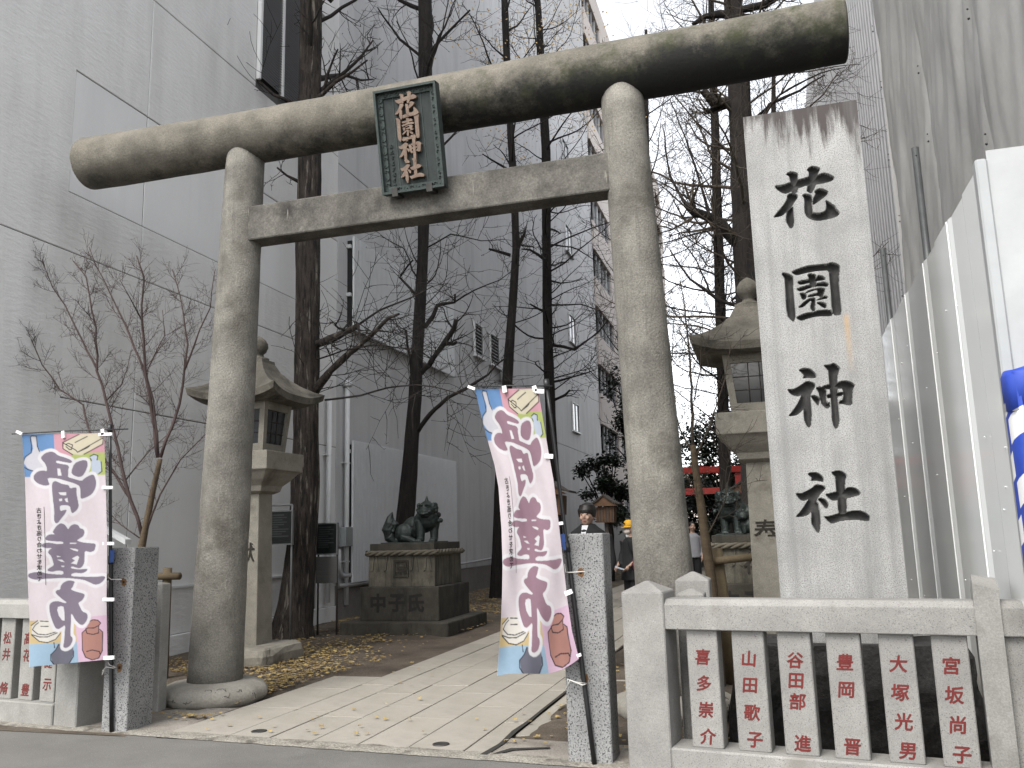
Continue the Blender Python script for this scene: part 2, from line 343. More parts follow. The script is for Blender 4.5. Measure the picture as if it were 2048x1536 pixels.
def thing(name, label, cat, loc=(0, 0, 0), rz=0.0, group=None, kind=None):
    o = bpy.data.objects.new(name, None); o.empty_display_size = 0.1; C.objects.link(o); o.location = loc; o.rotation_euler = (0, 0, rz)
    INFO[o] = Matrix.Translation(loc) @ Matrix.Rotation(rz, 4, 'Z'); return tag(o, label, cat, group, kind)
def obj(name, mb, mats, parent=None, world=False, label=None, cat=None, group=None, kind=None, loc=None, rot=None):
    """one mesh object; world=True: mb holds world coordinates that are moved into the parent's frame"""
    if parent is not None and world: mb.xf(INFO[parent].inverted())
    me = mb if isinstance(mb, bpy.types.Mesh) else mesh_of(name, mb, mats)
    o = bpy.data.objects.new(name, me); C.objects.link(o)
    if loc is not None: o.location = loc
    if rot is not None: o.rotation_euler = rot
    if parent is not None: o.parent = parent; INFO[o] = INFO[parent] @ o.matrix_basis
    else: INFO[o] = o.matrix_basis.copy()
    return tag(o, label, cat, group, kind)
def based(name, mb, mats, base, **k):
    """top-level single mesh given in world coordinates, origin moved to base"""
    mb.v = [(p[0] - base[0], p[1] - base[1], p[2] - base[2]) for p in mb.v]
    return obj(name, mb, mats, None, loc=base, **k)
def copy_tree(o, parent=None):
    c = o.copy(); C.objects.link(c); c.parent = parent
    for ch in [x for x in list(C.objects) if x.parent == o]: copy_tree(ch, c)
    return c
def bevel(o, w=0.006, seg=2, ang=35):
    m = o.modifiers.new('bevel', 'BEVEL'); m.width = w; m.segments = seg; m.limit_method = 'ANGLE'; m.angle_limit = R_(ang); return o
def glyph(ch, size, extrude=0.002, bold=0.0, italic=0.0):
    """character as (verts, faces), centred, lying in local x (right) / y (up)"""
    cu = bpy.data.curves.new('glyph', 'FONT'); cu.body = ch; cu.size = size; cu.extrude = extrude; cu.offset = bold; cu.shear = italic
    cu.align_x = 'CENTER'; cu.align_y = 'CENTER'; cu.resolution_u = 3
    o = bpy.data.objects.new('glyph', cu); C.objects.link(o)
    dg = bpy.context.evaluated_depsgraph_get(); me = bpy.data.meshes.new_from_object(o.evaluated_get(dg))
    vs = [tuple(v.co) for v in me.vertices]; fs = [tuple(p.vertices) for p in me.polygons]
    bpy.data.objects.remove(o); bpy.data.curves.remove(cu); bpy.data.meshes.remove(me)
    if vs:
        a = np.array(vs); c = (a.max(0) + a.min(0)) / 2; a[:, :2] -= c[:2]; vs = [tuple(p) for p in a]
    return vs, fs
def text_mb(chars, size, origin, right, up, pitch, extrude=0.002, bold=0.0, vertical=True, sx=1.0, mb=None, italic=0.0, heavy=0.0):
    mb = mb or MB(); right, up = Vector(right), Vector(up); nrm = right.cross(up); p = Vector(origin)
    for ch in chars:
        if ch not in ' \u3000':
            vs, fs = glyph(ch, size, extrude, bold, italic)
            for q, (hx, hy) in enumerate(((0, 0), (1, .3), (-1, -.3), (.3, 1), (-.3, -1)) if heavy else ((0, 0),)):
                mb.add([p + right * (v[0] * sx + hx * heavy) + up * (v[1] + hy * heavy) + nrm * (v[2] + q * .00012) for v in vs], fs)
        p = p + (-up * pitch if vertical else right * pitch)
    return mb
def fbm(x, y, z=0.0, o=4):
    return mnoise.fractal(Vector((x, y, z)), 1.0, 2.0, o)
rng = random.Random(7)

# ------------------------------------------------------------------ ground, road, path
b = MB(); b.quad((-900, -900, -0.03), (900, -900, -0.03), (900, 900, -0.03), (-900, 900, -0.03))
obj('ground', b, 'dirt', kind='structure')
# shrine soil, slightly uneven
b = MB(); nx, ny = 60, 90; x0, x1, y0, y1 = -8.3, 2.2, 6.05, 46.0
vs = []
for j in range(ny + 1):
    for i in range(nx + 1):
        x = x0 + (x1 - x0) * i / nx; y = y0 + (y1 - y0) * (j / ny) ** 1.7
        vs.append((x, y, -0.006 + 0.018 * fbm(x * 1.3, y * 1.3) * (1 if y > 6.6 else 0.2) - (0.02 if -5.0 < x < -1.9 else 0)))
b.add(vs, [(j * (nx + 1) + i, j * (nx + 1) + i + 1, (j + 1) * (nx + 1) + i + 1, (j + 1) * (nx + 1) + i) for j in range(ny) for i in range(nx)], 0, True)
obj('soil', b, 'dirt', kind='structure')
# asphalt road along the street, in front of the shrine
def road_y(x): return 6.02 - 0.075 * (x + 3.3)
b = MB(); xs = [-40 + i * 1.0 for i in range(71)]
b.add([(x, -30, -0.012) for x in xs] + [(x, road_y(x), -0.012) for x in xs], [(i, i + 1, len(xs) + i + 1, len(xs) + i) for i in range(len(xs) - 1)])
obj('road', b, 'asphalt', kind='structure')
# rough concrete strip between road and paving
b = MB(); n = 420; lo = []; hi = []; mid = []
for i in range(n + 1):
    x = -9 + 11.5 * i / n
    lo.append((x, road_y(x) - 0.055 + 0.022 * fbm(x * 5, 1.0) , -0.007)); mid.append((x, road_y(x) + 0.03, 0.004 + 0.005 * fbm(x * 9, 4)))
    hi.append((x, road_y(x) + 0.115 + 0.03 * fbm(x * 6, 7.0), 0.001))
b.add(lo + mid + hi, [(i, i + 1, n + 2 + i, n + 1 + i) for i in range(n)] + [(n + 1 + i, n + 2 + i, 2 * n + 3 + i, 2 * n + 2 + i) for i in range(n)], 0, True)
obj('kerb_strip', b, 'kerb_concrete', kind='structure')
# trodden concrete apron left and right of the paving
b = MB()
b.add([(-9, road_y(-9) + .1, -0.004), (-4.8, road_y(-4.8) + .1, -0.004), (-4.82, 7.2, -0.004), (-5.3, 7.15, -0.004), (-5.9, 6.95, -.004), (-9, 7.0, -0.004)], [(0, 1, 2, 3, 4, 5)])
obj('apron', b, 'apron', kind='structure')
b = MB(); b.add([(-2.03, road_y(-2.03) + .1, -0.004), (2.2, road_y(2.2) + .1, -0.004), (2.2, 6.2, -0.004), (-1.4, 6.45, -0.004), (-2.03, 6.5, -0.004)], [(0, 1, 2, 3, 4)])
obj('apron', b, 'apron', kind='structure')

path = obj('path', (lambda m: (m.box((-4.80, 6.06, -0.06), (-2.02, 9.0, -0.012)), m.box((-4.22, 9.0, -0.06), (-2.02, 60, -0.012)), m)[2])(MB()), 'paving_joint', kind='structure')
def paving(x0, x1, ylist, tilt=0.0, z=0.0):
    for k in range(len(ylist) - 1):
        y0, y1 = ylist[k], ylist[k + 1]; g = 0.0055; m = MB(); dz = rng.uniform(-.003, .003) + z
        hw, hl = (x1 - x0) / 2 - g, (y1 - y0) / 2 - g; c = 0.0025
        L = lambda a, h, zz: [(-a, -h, zz), (a, -h, zz), (a, h, zz), (-a, h, zz)]
        m.loft([L(hw, hl, -0.05), L(hw, hl, -0.004), L(hw - c, hl - c, 0.0)])
        obj('paving_stone', m, 'paving', path, loc=((x0 + x1) / 2, (y0 + y1) / 2, dz), rot=(rng.uniform(-.0015, .0015), rng.uniform(-.003, .003), 0))
def joints(first, stop, a=0.9, c=1.5):
    ys = [first]
    while ys[-1] < stop: ys.append(ys[-1] + rng.uniform(a, c))
    return ys
def front(x): return road_y(x) + 0.075
cols = [(-4.80, -4.22, 9.0, [7.27, 8.25]), (-4.22, -3.85, 34, [7.15, 8.5, 9.7]), (-3.85, -3.46, 34, [7.0, 8.08, 9.9]), (-3.46, -3.06, 34, [7.6, 8.57]),
        (-3.06, -2.65, 34, [7.06, 8.2]), (-2.65, -2.21, 34, [7.6, 8.75]), (-2.21, -2.025, 34, [7.0, 8.45])]
for x0, x1, stop, known in cols:
    ys = [front((x0 + x1) / 2)] + known
    if stop < 10: ys.append(9.0)
    else: ys += joints(ys[-1], stop)[1:]
    paving(x0, x1, ys)
# lower slabs right of the crack
paving(-2.0, -1.44, [6.62, 7.5, 8.6, 9.7], z=-0.012)
# the dark crack beside them
b = MB(); pts = [(x, y) for x, y in ((-2.03, 5.97), (-2.0, 6.3), (-2.02, 6.7), (-2.005, 7.1), (-2.015, 7.6), (-2.01, 8.6))]
L, Rr = [], []
for k, (x, y) in enumerate(pts): wd = (0.03, 0.022, 0.026, 0.018, 0.014, 0.008)[k]; L.append((x - wd, y, 0.0035)); Rr.append((x + wd * .7, y, 0.0035))
b.add(L + Rr, [(i, len(L) + i, len(L) + i + 1, i + 1) for i in range(len(L) - 1)])
b.add([(-1.98, 6.0, .0045), (-1.94, 6.0, .0045), (-1.86, 6.12, .0045), (-1.62, 6.22, .0045), (-1.63, 6.25, .0045), (-1.90, 6.17, .0045)], [(0, 1, 2, 5), (2, 3, 4, 5)])
obj('paving_crack', b, 'crack', path, kind='stuff')
for p in ((518, 1463), (882, 1489)):
    c = G(*p); m = MB(); m.lathe((0, 0, 0), [(0.0, -0.02), (0.062, -0.02), (0.062, 0.006), (0.052, 0.009), (0.05, 0.005), (0.0, 0.006)], 24)
    obj('drain_cap', m, 'iron', path, loc=(c.x, c.y, 0.0))

# ------------------------------------------------------------------ torii
TY = 7.58
tor = thing('torii_gate', 'tall weathered stone torii gate spanning the paved entrance path', 'torii gate', (-3.11, TY, 0))
KX0, KX1, KZ = -7.25, 0.94, 5.80
def wob(x, y, z, a): return a * fbm(x * 4, y * 4, z * 4, 3)
for side, (xb, xt) in enumerate(((-5.34, -5.155), (-0.885, -1.065))):
    m = MB(); n = 36; loops = []
    for k in range(25):
        t = k / 24; z = 0.10 + (5.62 - 0.10) * t; r = 0.262 - 0.062 * t; cx = xb + (xt - xb) * t
        loops.append([(cx + (r + wob(math.cos(a) * .3, math.sin(a) * .3, z, .006)) * math.cos(a), TY + (r + wob(math.cos(a) * .3, math.sin(a) * .3, z, .006)) * math.sin(a), z) for a in [2 * math.pi * i / n for i in range(n)]])
    m.loft(loops, smooth=True); obj('pillar', m, 'torii', tor, True)
    m = MB(); prof = [(0.43, -0.05), (0.50, 0.03), (0.50, 0.09), (0.46, 0.135), (0.38, 0.165), (0.26, 0.175)]; loops = []
    for r, z in prof:
        loops.append([(xb + (r + wob(math.cos(a), math.sin(a) + side * 5, z, .03)) * math.cos(a) * 1.02, TY - .02 + (r + wob(math.cos(a), math.sin(a) + side * 5, z, .03)) * math.sin(a), z) for a in [2 * math.pi * i / 48 for i in range(48)]])
    m.loft(loops, smooth=True); st = obj('base_stone', m, 'torii_base', tor, True)
    # hairline cracks standing in the rim of the base stone
    m = MB(); r2 = random.Random(31 + side)
    for s in range(7):
        a = R_(-95 + 80 * (s / 6) + r2.uniform(-6, 6)); z = r2.uniform(0.05, .14); P = []
        for k in range(7):
            zz = max(0.02, min(.15, z)); rr = np.interp(zz, [0.03, 0.09, 0.135, 0.165], [0.50, 0.50, 0.46, 0.38]); rr += wob(math.cos(a), math.sin(a) + side * 5, zz, .03)
            P.append((xb + (rr + .001) * math.cos(a) * 1.02, TY - .02 + (rr + .001) * math.sin(a), zz)); a += r2.uniform(-.01, .06); z += r2.uniform(-.03, .03)
        m.tube(P, 0.0022, 4)
    obj('crack', m, 'crack', st, True, kind='stuff')
m = MB(); n = 40; loops = []; kl = []
for k in range(41):
    t = k / 40; x = KX0 + (KX1 - KX0) * t; r = 0.285 + 0.006 * math.cos(t * 9); z = KZ + 0.03 * (2 * t - 1) ** 2
    if k == 0: loops.append([(x, TY + (r - .03) * math.cos(a), z + (r - .03) * math.sin(a)) for a in [2 * math.pi * i / n for i in range(n)]]); x += .012
    loops.append([(x, TY + (r + wob(x, math.cos(a), math.sin(a), .006)) * math.cos(a), z + (r + wob(x, math.cos(a), math.sin(a), .006)) * math.sin(a)) for a in [2 * math.pi * i / n for i in range(n)]])
    if k == 40: loops.append([(x + .012, TY + (r - .03) * math.cos(a), z + (r - .03) * math.sin(a)) for a in [2 * math.pi * i / n for i in range(n)]])
m.loft(loops, smooth=True)
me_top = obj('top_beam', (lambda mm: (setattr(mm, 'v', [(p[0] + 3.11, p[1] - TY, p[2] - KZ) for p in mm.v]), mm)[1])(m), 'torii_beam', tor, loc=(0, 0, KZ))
bevel(me_top, 0.012, 2, 50)
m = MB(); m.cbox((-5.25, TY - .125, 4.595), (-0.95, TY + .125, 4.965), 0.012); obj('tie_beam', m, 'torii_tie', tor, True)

# ------------------------------------------------------------------ brush characters traced as polygons (photo pixels on the pillar's face)
def Z(ox, oy, s, *polys): return [[(ox + x * s, oy + y * s) for x, y in p] for p in polys]
KANJI = {}
KANJI['hana'] = Z(1520, 310, 200 / 1807,
    [(470,350),(500,315),(560,297),(640,310),(690,340),(690,400),(685,445),(690,660),(640,690),(560,680),(550,500),(535,410),(520,375)],
    [(265,578),(285,552),(340,550),(430,535),(540,490),(690,445),(880,390),(890,370),(1060,350),(1150,320),(1230,335),(1330,390),(1345,420),(1310,460),(1230,490),(1120,515),(1000,530),(850,545),(720,590),(600,640),(480,700),(420,690),(340,645)],
    [(845,270),(880,225),(940,197),(1010,205),(1080,235),(1090,260),(1060,300),(1045,380),(1030,480),(985,600),(930,700),(870,665),(845,650),(860,540),(880,390),(885,300)],
    [(485,730),(530,695),(600,688),(660,705),(690,745),(670,790),(620,850),(580,930),(500,1010),(400,1100),(320,1115),(235,1135),(290,1060),(370,970),(440,880),(490,790)],
    [(575,940),(595,935),(607,970),(610,1100),(622,1180),(615,1270),(570,1330),(530,1310),(470,1200),(468,1160),(480,1040),(510,980)],
    [(760,725),(800,700),(870,705),(925,725),(945,770),(945,1030),(1010,1050),(1110,1040),(1195,1000),(1195,880),(1180,820),(1230,830),(1290,880),(1350,910),(1380,970),(1435,1030),(1440,1070),(1390,1110),(1300,1140),(1170,1170),(1070,1190),(960,1175),(880,1140),(825,1090),(805,1010),(800,780)],
    [(980,660),(1030,620),(1085,600),(1160,620),(1235,660),(1225,700),(1170,755),(1090,815),(1000,880),(950,900),(955,790),(1010,700)])
KANJI['sono'] = Z(1540, 510, 180 / 1843,
    [(230,380),(280,358),(350,375),(430,410),(480,450),(480,640),(490,800),(505,1000),(530,1200),(520,1300),(490,1370),(440,1340),(370,1270),(350,1210),(330,1000),(310,700),(300,480)],
    [(430,350),(500,310),(620,265),(760,220),(900,200),(1030,185),(1170,185),(1240,150),(1330,160),(1420,210),(1440,260),(1420,380),(1420,600),(1440,850),(1465,1050),(1465,1200),(1430,1230),(1330,1240),(1280,1180),(1260,1000),(1240,700),(1220,500),(1210,310),(1050,320),(900,335),(720,370),(545,420)],
    [(530,1280),(600,1240),(720,1190),(900,1160),(1000,1130),(1150,1118),(1270,1130),(1290,1240),(1200,1255),(1050,1250),(900,1270),(750,1310),(650,1350),(580,1320)],
    [(765,400),(820,380),(900,385),(945,410),(950,520),(960,640),(840,660),(810,600),(795,480)],
    [(555,555),(600,530),(700,510),(800,490),(960,470),(970,420),(1030,415),(1100,440),(1140,490),(1120,510),(960,530),(800,570),(650,608),(600,600)],
    [(538,690),(600,670),(720,630),(820,605),(960,580),(1090,550),(1160,565),(1205,600),(1180,650),(1100,640),(960,640),(800,680),(640,745),(580,730)],
    [(600,785),(690,770),(750,800),(755,860),(730,900),(680,920),(640,880),(625,820)],
    [(720,770),(800,720),(900,695),(975,680),(1060,672),(1135,690),(1115,770),(1090,850),(1060,910),(1020,850),(970,830),(880,850),(780,865),(770,830),(860,800),(970,780),(975,715),(880,730),(800,760),(740,785)],
    [(570,1080),(640,1010),(720,940),(800,890),(900,870),(935,890),(930,1050),(935,1130),(880,1160),(840,1110),(825,1060),(850,960),(830,930),(760,1000),(680,1070)],
    [(940,930),(1010,890),(1090,850),(1130,830),(1190,860),(1170,890),(1060,910),(970,930)],
    [(940,970),(1030,960),(1110,970),(1160,1010),(1165,1075),(1120,1090),(1050,1050)])
KANJI['kami'] = Z(1560, 710, 180 / 1728,
    [(355,295),(410,258),(480,250),(560,258),(630,300),(680,355),(700,400),(690,440),(640,452),(540,440),(435,455),(460,390),(400,325)],
    [(140,660),(180,655),(250,660),(330,620),(430,560),(490,510),(550,502),(640,530),(685,575),(670,630),(620,700),(590,770),(600,900),(610,1000),(615,1180),(600,1370),(545,1400),(500,1340),(455,1220),(455,1030),(400,1100),(310,1170),(150,1180),(230,1090),(310,980),(380,860),(410,770),(350,800),(270,785),(190,745)],
    [(590,790),(650,765),(710,790),(770,830),(765,890),(740,985),(690,930),(630,860)],
    [(680,630),(760,605),(830,620),(900,690),(890,760),(900,920),(960,910),(970,1000),(900,1040),(830,980),(790,930),(760,800),(735,700)],
    [(800,610),(870,580),(960,560),(1110,530),(1200,490),(1290,495),(1390,530),(1445,590),(1405,650),(1395,800),(1395,960),(1300,970),(1200,940),(1130,940),(1140,880),(1215,860),(1215,650),(1110,650),(960,660),(890,660)],
    [(900,760),(970,745),(1110,720),(1215,705),(1215,780),(1110,800),(970,830),(905,830)],
    [(840,200),(890,185),(970,180),(1030,150),(1090,190),(1155,250),(1140,310),(1110,390),(1110,600),(1120,900),(1140,1050),(1150,1250),(1130,1370),(1080,1430),(1035,1380),(1005,1280),(990,1050),(960,700),(940,500),(935,310),(890,260)])
KANJI['yashiro'] = Z(1570, 930, 190 / 1946,
    [(460,185),(520,148),(640,148),(720,185),(780,245),(800,310),(790,345),(750,350),(680,335),(590,330),(530,330),(550,270),(500,230)],
    [(215,580),(280,575),(340,585),(450,530),(560,470),(620,405),(720,405),(800,430),(838,470),(810,520),(730,600),(680,670),(640,750),(690,800),(710,950),(730,1060),(735,1200),(720,1360),(680,1400),(640,1370),(590,1290),(535,1200),(545,1050),(530,970),(480,1030),(420,1050),(300,1080),(215,1060),(300,970),(370,880),(440,770),(480,710),(380,745),(320,730),(250,650)],
    [(690,680),(770,680),(840,720),(890,790),(895,850),(870,890),(835,900),(780,840),(720,760),(680,720)],
    [(945,150),(1020,125),(1100,110),(1180,135),(1260,200),(1265,240),(1240,300),(1240,480),(1265,720),(1275,960),(1270,1030),(1110,1030),(1090,900),(1080,740),(1050,500),(1035,250),(990,210)],
    [(820,600),(900,585),(1050,545),(1240,490),(1290,460),(1390,455),(1480,490),(1550,570),(1545,605),(1480,640),(1390,665),(1260,695),(1080,735),(970,740),(900,690)],
    [(790,1055),(850,1055),(950,1040),(1080,995),(1270,965),(1400,935),(1520,930),(1640,970),(1730,1040),(1748,1100),(1720,1150),(1650,1160),(1540,1140),(1400,1130),(1270,1140),(1100,1165),(960,1220),(900,1180)])
def inside_depth(px, py, poly):
    """distance to the outline for points inside, negative outside (numpy)"""
    P = np.array(poly); Q = np.roll(P, -1, 0); ins = np.zeros(px.shape, bool); dmin = np.full(px.shape, 1e9)
    for (ax, ay), (bx, by) in zip(P, Q):
        c = ((ay > py) != (by > py)); 
        if by != ay: ins ^= c & (px < (bx - ax) * (py - ay) / (by - ay) + ax)
        dx, dy = bx - ax, by - ay; L2 = dx * dx + dy * dy + 1e-12
        t = np.clip(((px - ax) * dx + (py - ay) * dy) / L2, 0, 1)
        dmin = np.minimum(dmin, np.hypot(px - ax - t * dx, py - ay - t * dy))
    return np.where(ins, dmin, -dmin)
def smooth_poly(p, it=1):
    for _ in range(it):
        q = []
        for i in range(len(p)):
            a, b = p[i], p[(i + 1) % len(p)]
            q += [(a[0] * .78 + b[0] * .22, a[1] * .78 + b[1] * .22), (a[0] * .22 + b[0] * .78, a[1] * .22 + b[1] * .78)]
        p = q
    return p
SY = 6.5
KPOLY = {k: [smooth_poly([(lambda q: (q.x, q.z))(PY(x, y, SY)) for x, y in p]) for p in v] for k, v in KANJI.items()}

# ------------------------------------------------------------------ engraved stone name pillar
sxl, sxr = PY(1486, 237, SY).x, PY(1713, 199, SY).x
stop = PY(1600, 217, SY).z
pil = thing('name_pillar', 'tall pale granite pillar with four large carved characters, behind the low stone fence', 'stone pillar', ((sxl + sxr) / 2, SY, 0))
gx, gz = 0.0048, 0.0048
xa = np.linspace(sxl, sxr, int((sxr - sxl) / gx) + 1); za = np.linspace(0.35, stop, int((stop - 0.35) / gz) + 1)
XX, ZZ = np.meshgrid(xa, za); dep = np.zeros_like(XX)
for k, polys in KPOLY.items():
    for p in polys:
        a = np.array(p); s = (XX > a[:, 0].min() - .02) & (XX < a[:, 0].max() + .02) & (ZZ > a[:, 1].min() - .02) & (ZZ < a[:, 1].max() + .02)
        if s.any():
            d = inside_depth(XX[s], ZZ[s], p); dep[s] = np.maximum(dep[s], np.clip(d + 0.0015, 0, None))
cut = 0.060 * (1 - np.exp(-dep / 0.011))
nx_, nz_ = len(xa), len(za); vs = [(float(XX[j, i]), float(SY + cut[j, i]), float(ZZ[j, i])) for j in range(nz_) for i in range(nx_)]
m = MB(); m.v = vs
fs = []; mi = []
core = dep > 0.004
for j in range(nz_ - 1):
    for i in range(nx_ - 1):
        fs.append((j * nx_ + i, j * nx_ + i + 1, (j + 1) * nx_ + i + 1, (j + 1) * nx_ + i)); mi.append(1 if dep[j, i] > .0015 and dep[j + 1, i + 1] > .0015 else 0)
m.f = fs; m.m = mi; m.sm = [False] * len(fs)
def backbox(m, x0, x1, y0, y1, z0, z1, mi=0):
    m.add([(x0, y0, z0), (x1, y0, z0), (x1, y1, z0), (x0, y1, z0), (x0, y0, z1), (x1, y0, z1), (x1, y1, z1), (x0, y1, z1)],
          [(3, 2, 1, 0), (4, 5, 6, 7), (1, 2, 6, 5), (2, 3, 7, 6), (3, 0, 4, 7)], mi)
backbox(m, sxl, sxr, SY, SY + 0.30, 0.35, stop)
shaft = obj('shaft', (lambda mm: (mm.xf(Matrix.Translation((-(sxl + sxr) / 2, -SY, 0))), mm)[1])(m), ['granite_pale', 'groove_shade_ink'], pil)
# rough dark rock it stands on
m = MB(); nn = 56; loops = []
for k in range(9):
    t = k / 8; z = -0.05 + 0.75 * t; l = []
    for i in range(nn):
        a = 2 * math.pi * i / nn; ca, sa = math.cos(a), math.sin(a); e = 0.35
        px_ = math.copysign(abs(ca) ** e, ca) * (0.86 - 0.12 * t); py_ = math.copysign(abs(sa) ** e, sa) * (0.33 - .06 * t)
        q = 0.06 * fbm(px_ * 5, py_ * 5 + 3, z * 6, 4); l.append(((sxl + sxr) / 2 + px_ * (1 + q), SY + 0.14 + py_ * (1 + q * 2), z + 0.02 * fbm(px_ * 6, z * 4)))
    loops.append(l)
m.loft(loops); obj('rock_base', m, 'rough_rock', pil, True)

# ------------------------------------------------------------------ plaque on the torii
plq = thing('name_plaque', 'green patinated bronze plaque with gold characters hung on the torii beams', 'plaque', (-3.11, TY - 0.13, 4.6))
pa, pb = PY(747, 187, 7.14), PY(873, 163, 7.14); pc, pd = PY(893, 375, 7.36), PY(772, 390, 7.36)
ptop, pbot = (pa + pb) / 2, (pc + pd) / 2; pw = ((pb - pa).length + (pc - pd).length) / 4; pz = (ptop - pbot); ph = pz.length
U = Vector((1, 0, 0)); V = pz.normalized(); V = (V - U * V.dot(U)).normalized(); N = U.cross(V)      # N faces the street
PC = (ptop + pbot) / 2; PMAT = Matrix((( U.x, V.x, N.x, PC.x), (U.y, V.y, N.y, PC.y), (U.z, V.z, N.z, PC.z), (0, 0, 0, 1)))
def pq(name, m, mat, par=plq): return obj(name, m.xf(PMAT), mat, par, True)
hw, hh = pw, ph / 2
m = MB(); m.box((-hw + .05, -hh + .05, -.05), (hw - .05, hh - .05, -.005)); panel = pq('panel', m, 'verdigris')
m = MB()
for x in (-.145, .145): m.box((x - .004, -hh + .06, -.005), (x + .004, hh - .07, .0))
pq('ridge', m, 'verdigris_frame', panel)
def frame_bar(m, a, c, w0, outer=.06, inner=.0):
    pass
for (ax, ay, bx, by) in ((-hw, -hh, -hw + .075, hh), (hw - .075, -hh, hw, hh), (-hw + .075, hh - .075, hw - .075, hh), (-hw + .075, -hh, hw - .075, -hh + .075)):
    m = MB(); vert = (bx - ax) < (by - ay)
    m.box((ax, ay, -.06), (bx, by, .012))
    if vert:
        o = ax if ax < 0 else bx; s = 1 if ax < 0 else -1; m.box((min(o, o + s * .022), ay, .012), (max(o, o + s * .022), by, .055))
    else:
        o = by if by > 0 else ay; s = -1 if by > 0 else 1; m.box((ax - .075, min(o, o + s * .022), .0121), (bx + .075, max(o, o + s * .022), .054))
    fb = pq('frame_bar', m, 'verdigris_frame')
    # cast scroll ornament along the bar
    m = MB(); L = (by - ay) if vert else (bx - ax); nsc = int(L / .062)
    for k in range(nsc):
        t = (k + .5) / nsc; P = []
        for i in range(9):
            a = i / 8 * 4.4; rr = .022 * (1 - i / 11); du = math.cos(a) * rr; dv = math.sin(a) * rr * (1 if k % 2 else -1)
            cx_ = (ax + bx) / 2 + (.012 if (vert and ax < 0) else -.012 if vert else 0); cy_ = (ay + by) / 2
            P.append((cx_ + du, ay + L * t + dv, .016) if vert else (ax + L * t + du, cy_ + dv * .9 - (.008 if ay > 0 else -.008), .016))
        m.tube(P, .005, 5)
    tag(pq('scroll', m, 'verdigris_frame', fb), kind='stuff')
kk = ['hana', 'sono', 'kami', 'yashiro']
for i, k in enumerate(kk):
    allp = np.array([q for p in KPOLY[k] for q in p]); c0 = (allp.max(0) + allp.min(0)) / 2; s0 = (allp.max(0) - allp.min(0)).max()
    cy_ = hh - .075 - (hh * 2 - .17) * (i + .5) / 4; sc_ = .255 / s0
    m = MB()
    for q, p in enumerate(KPOLY[k]):
        l = [((x - c0[0]) * sc_ * .98 - .0, (z - c0[1]) * sc_ * 1.02 + cy_) for x, z in p][::2]; zt = .030 + .0016 * q
        m.add([(x, y, -.004) for x, y in l] + [(x, y, zt) for x, y in l], [tuple(range(len(l), 2 * len(l)))] + [(a, (a + 1) % len(l), len(l) + (a + 1) % len(l), len(l) + a) for a in range(len(l))])
    pq('character', m, 'copper_letter', panel)
m = MB(); r2 = random.Random(3)
for k in range(9):
    yy = -.05 - k * .055
    for s in range(3): m.box((-.215 + r2.uniform(-.012, .008), yy + s * .012, -.005), (-.195 + r2.uniform(-.005, .012), yy + s * .012 + .005, .006))
tag(pq('side_inscription', m, 'verdigris_frame', panel), kind='stuff')
for x in (-.19, .17):
    m = MB(); m.box((x - .03, -hh - .03, -.02), (x + .03, -hh + .05, .058)); m.box((x - .03, -hh - .03, -.20), (x + .03, -hh, -.02)); pq('bracket', m, 'iron')

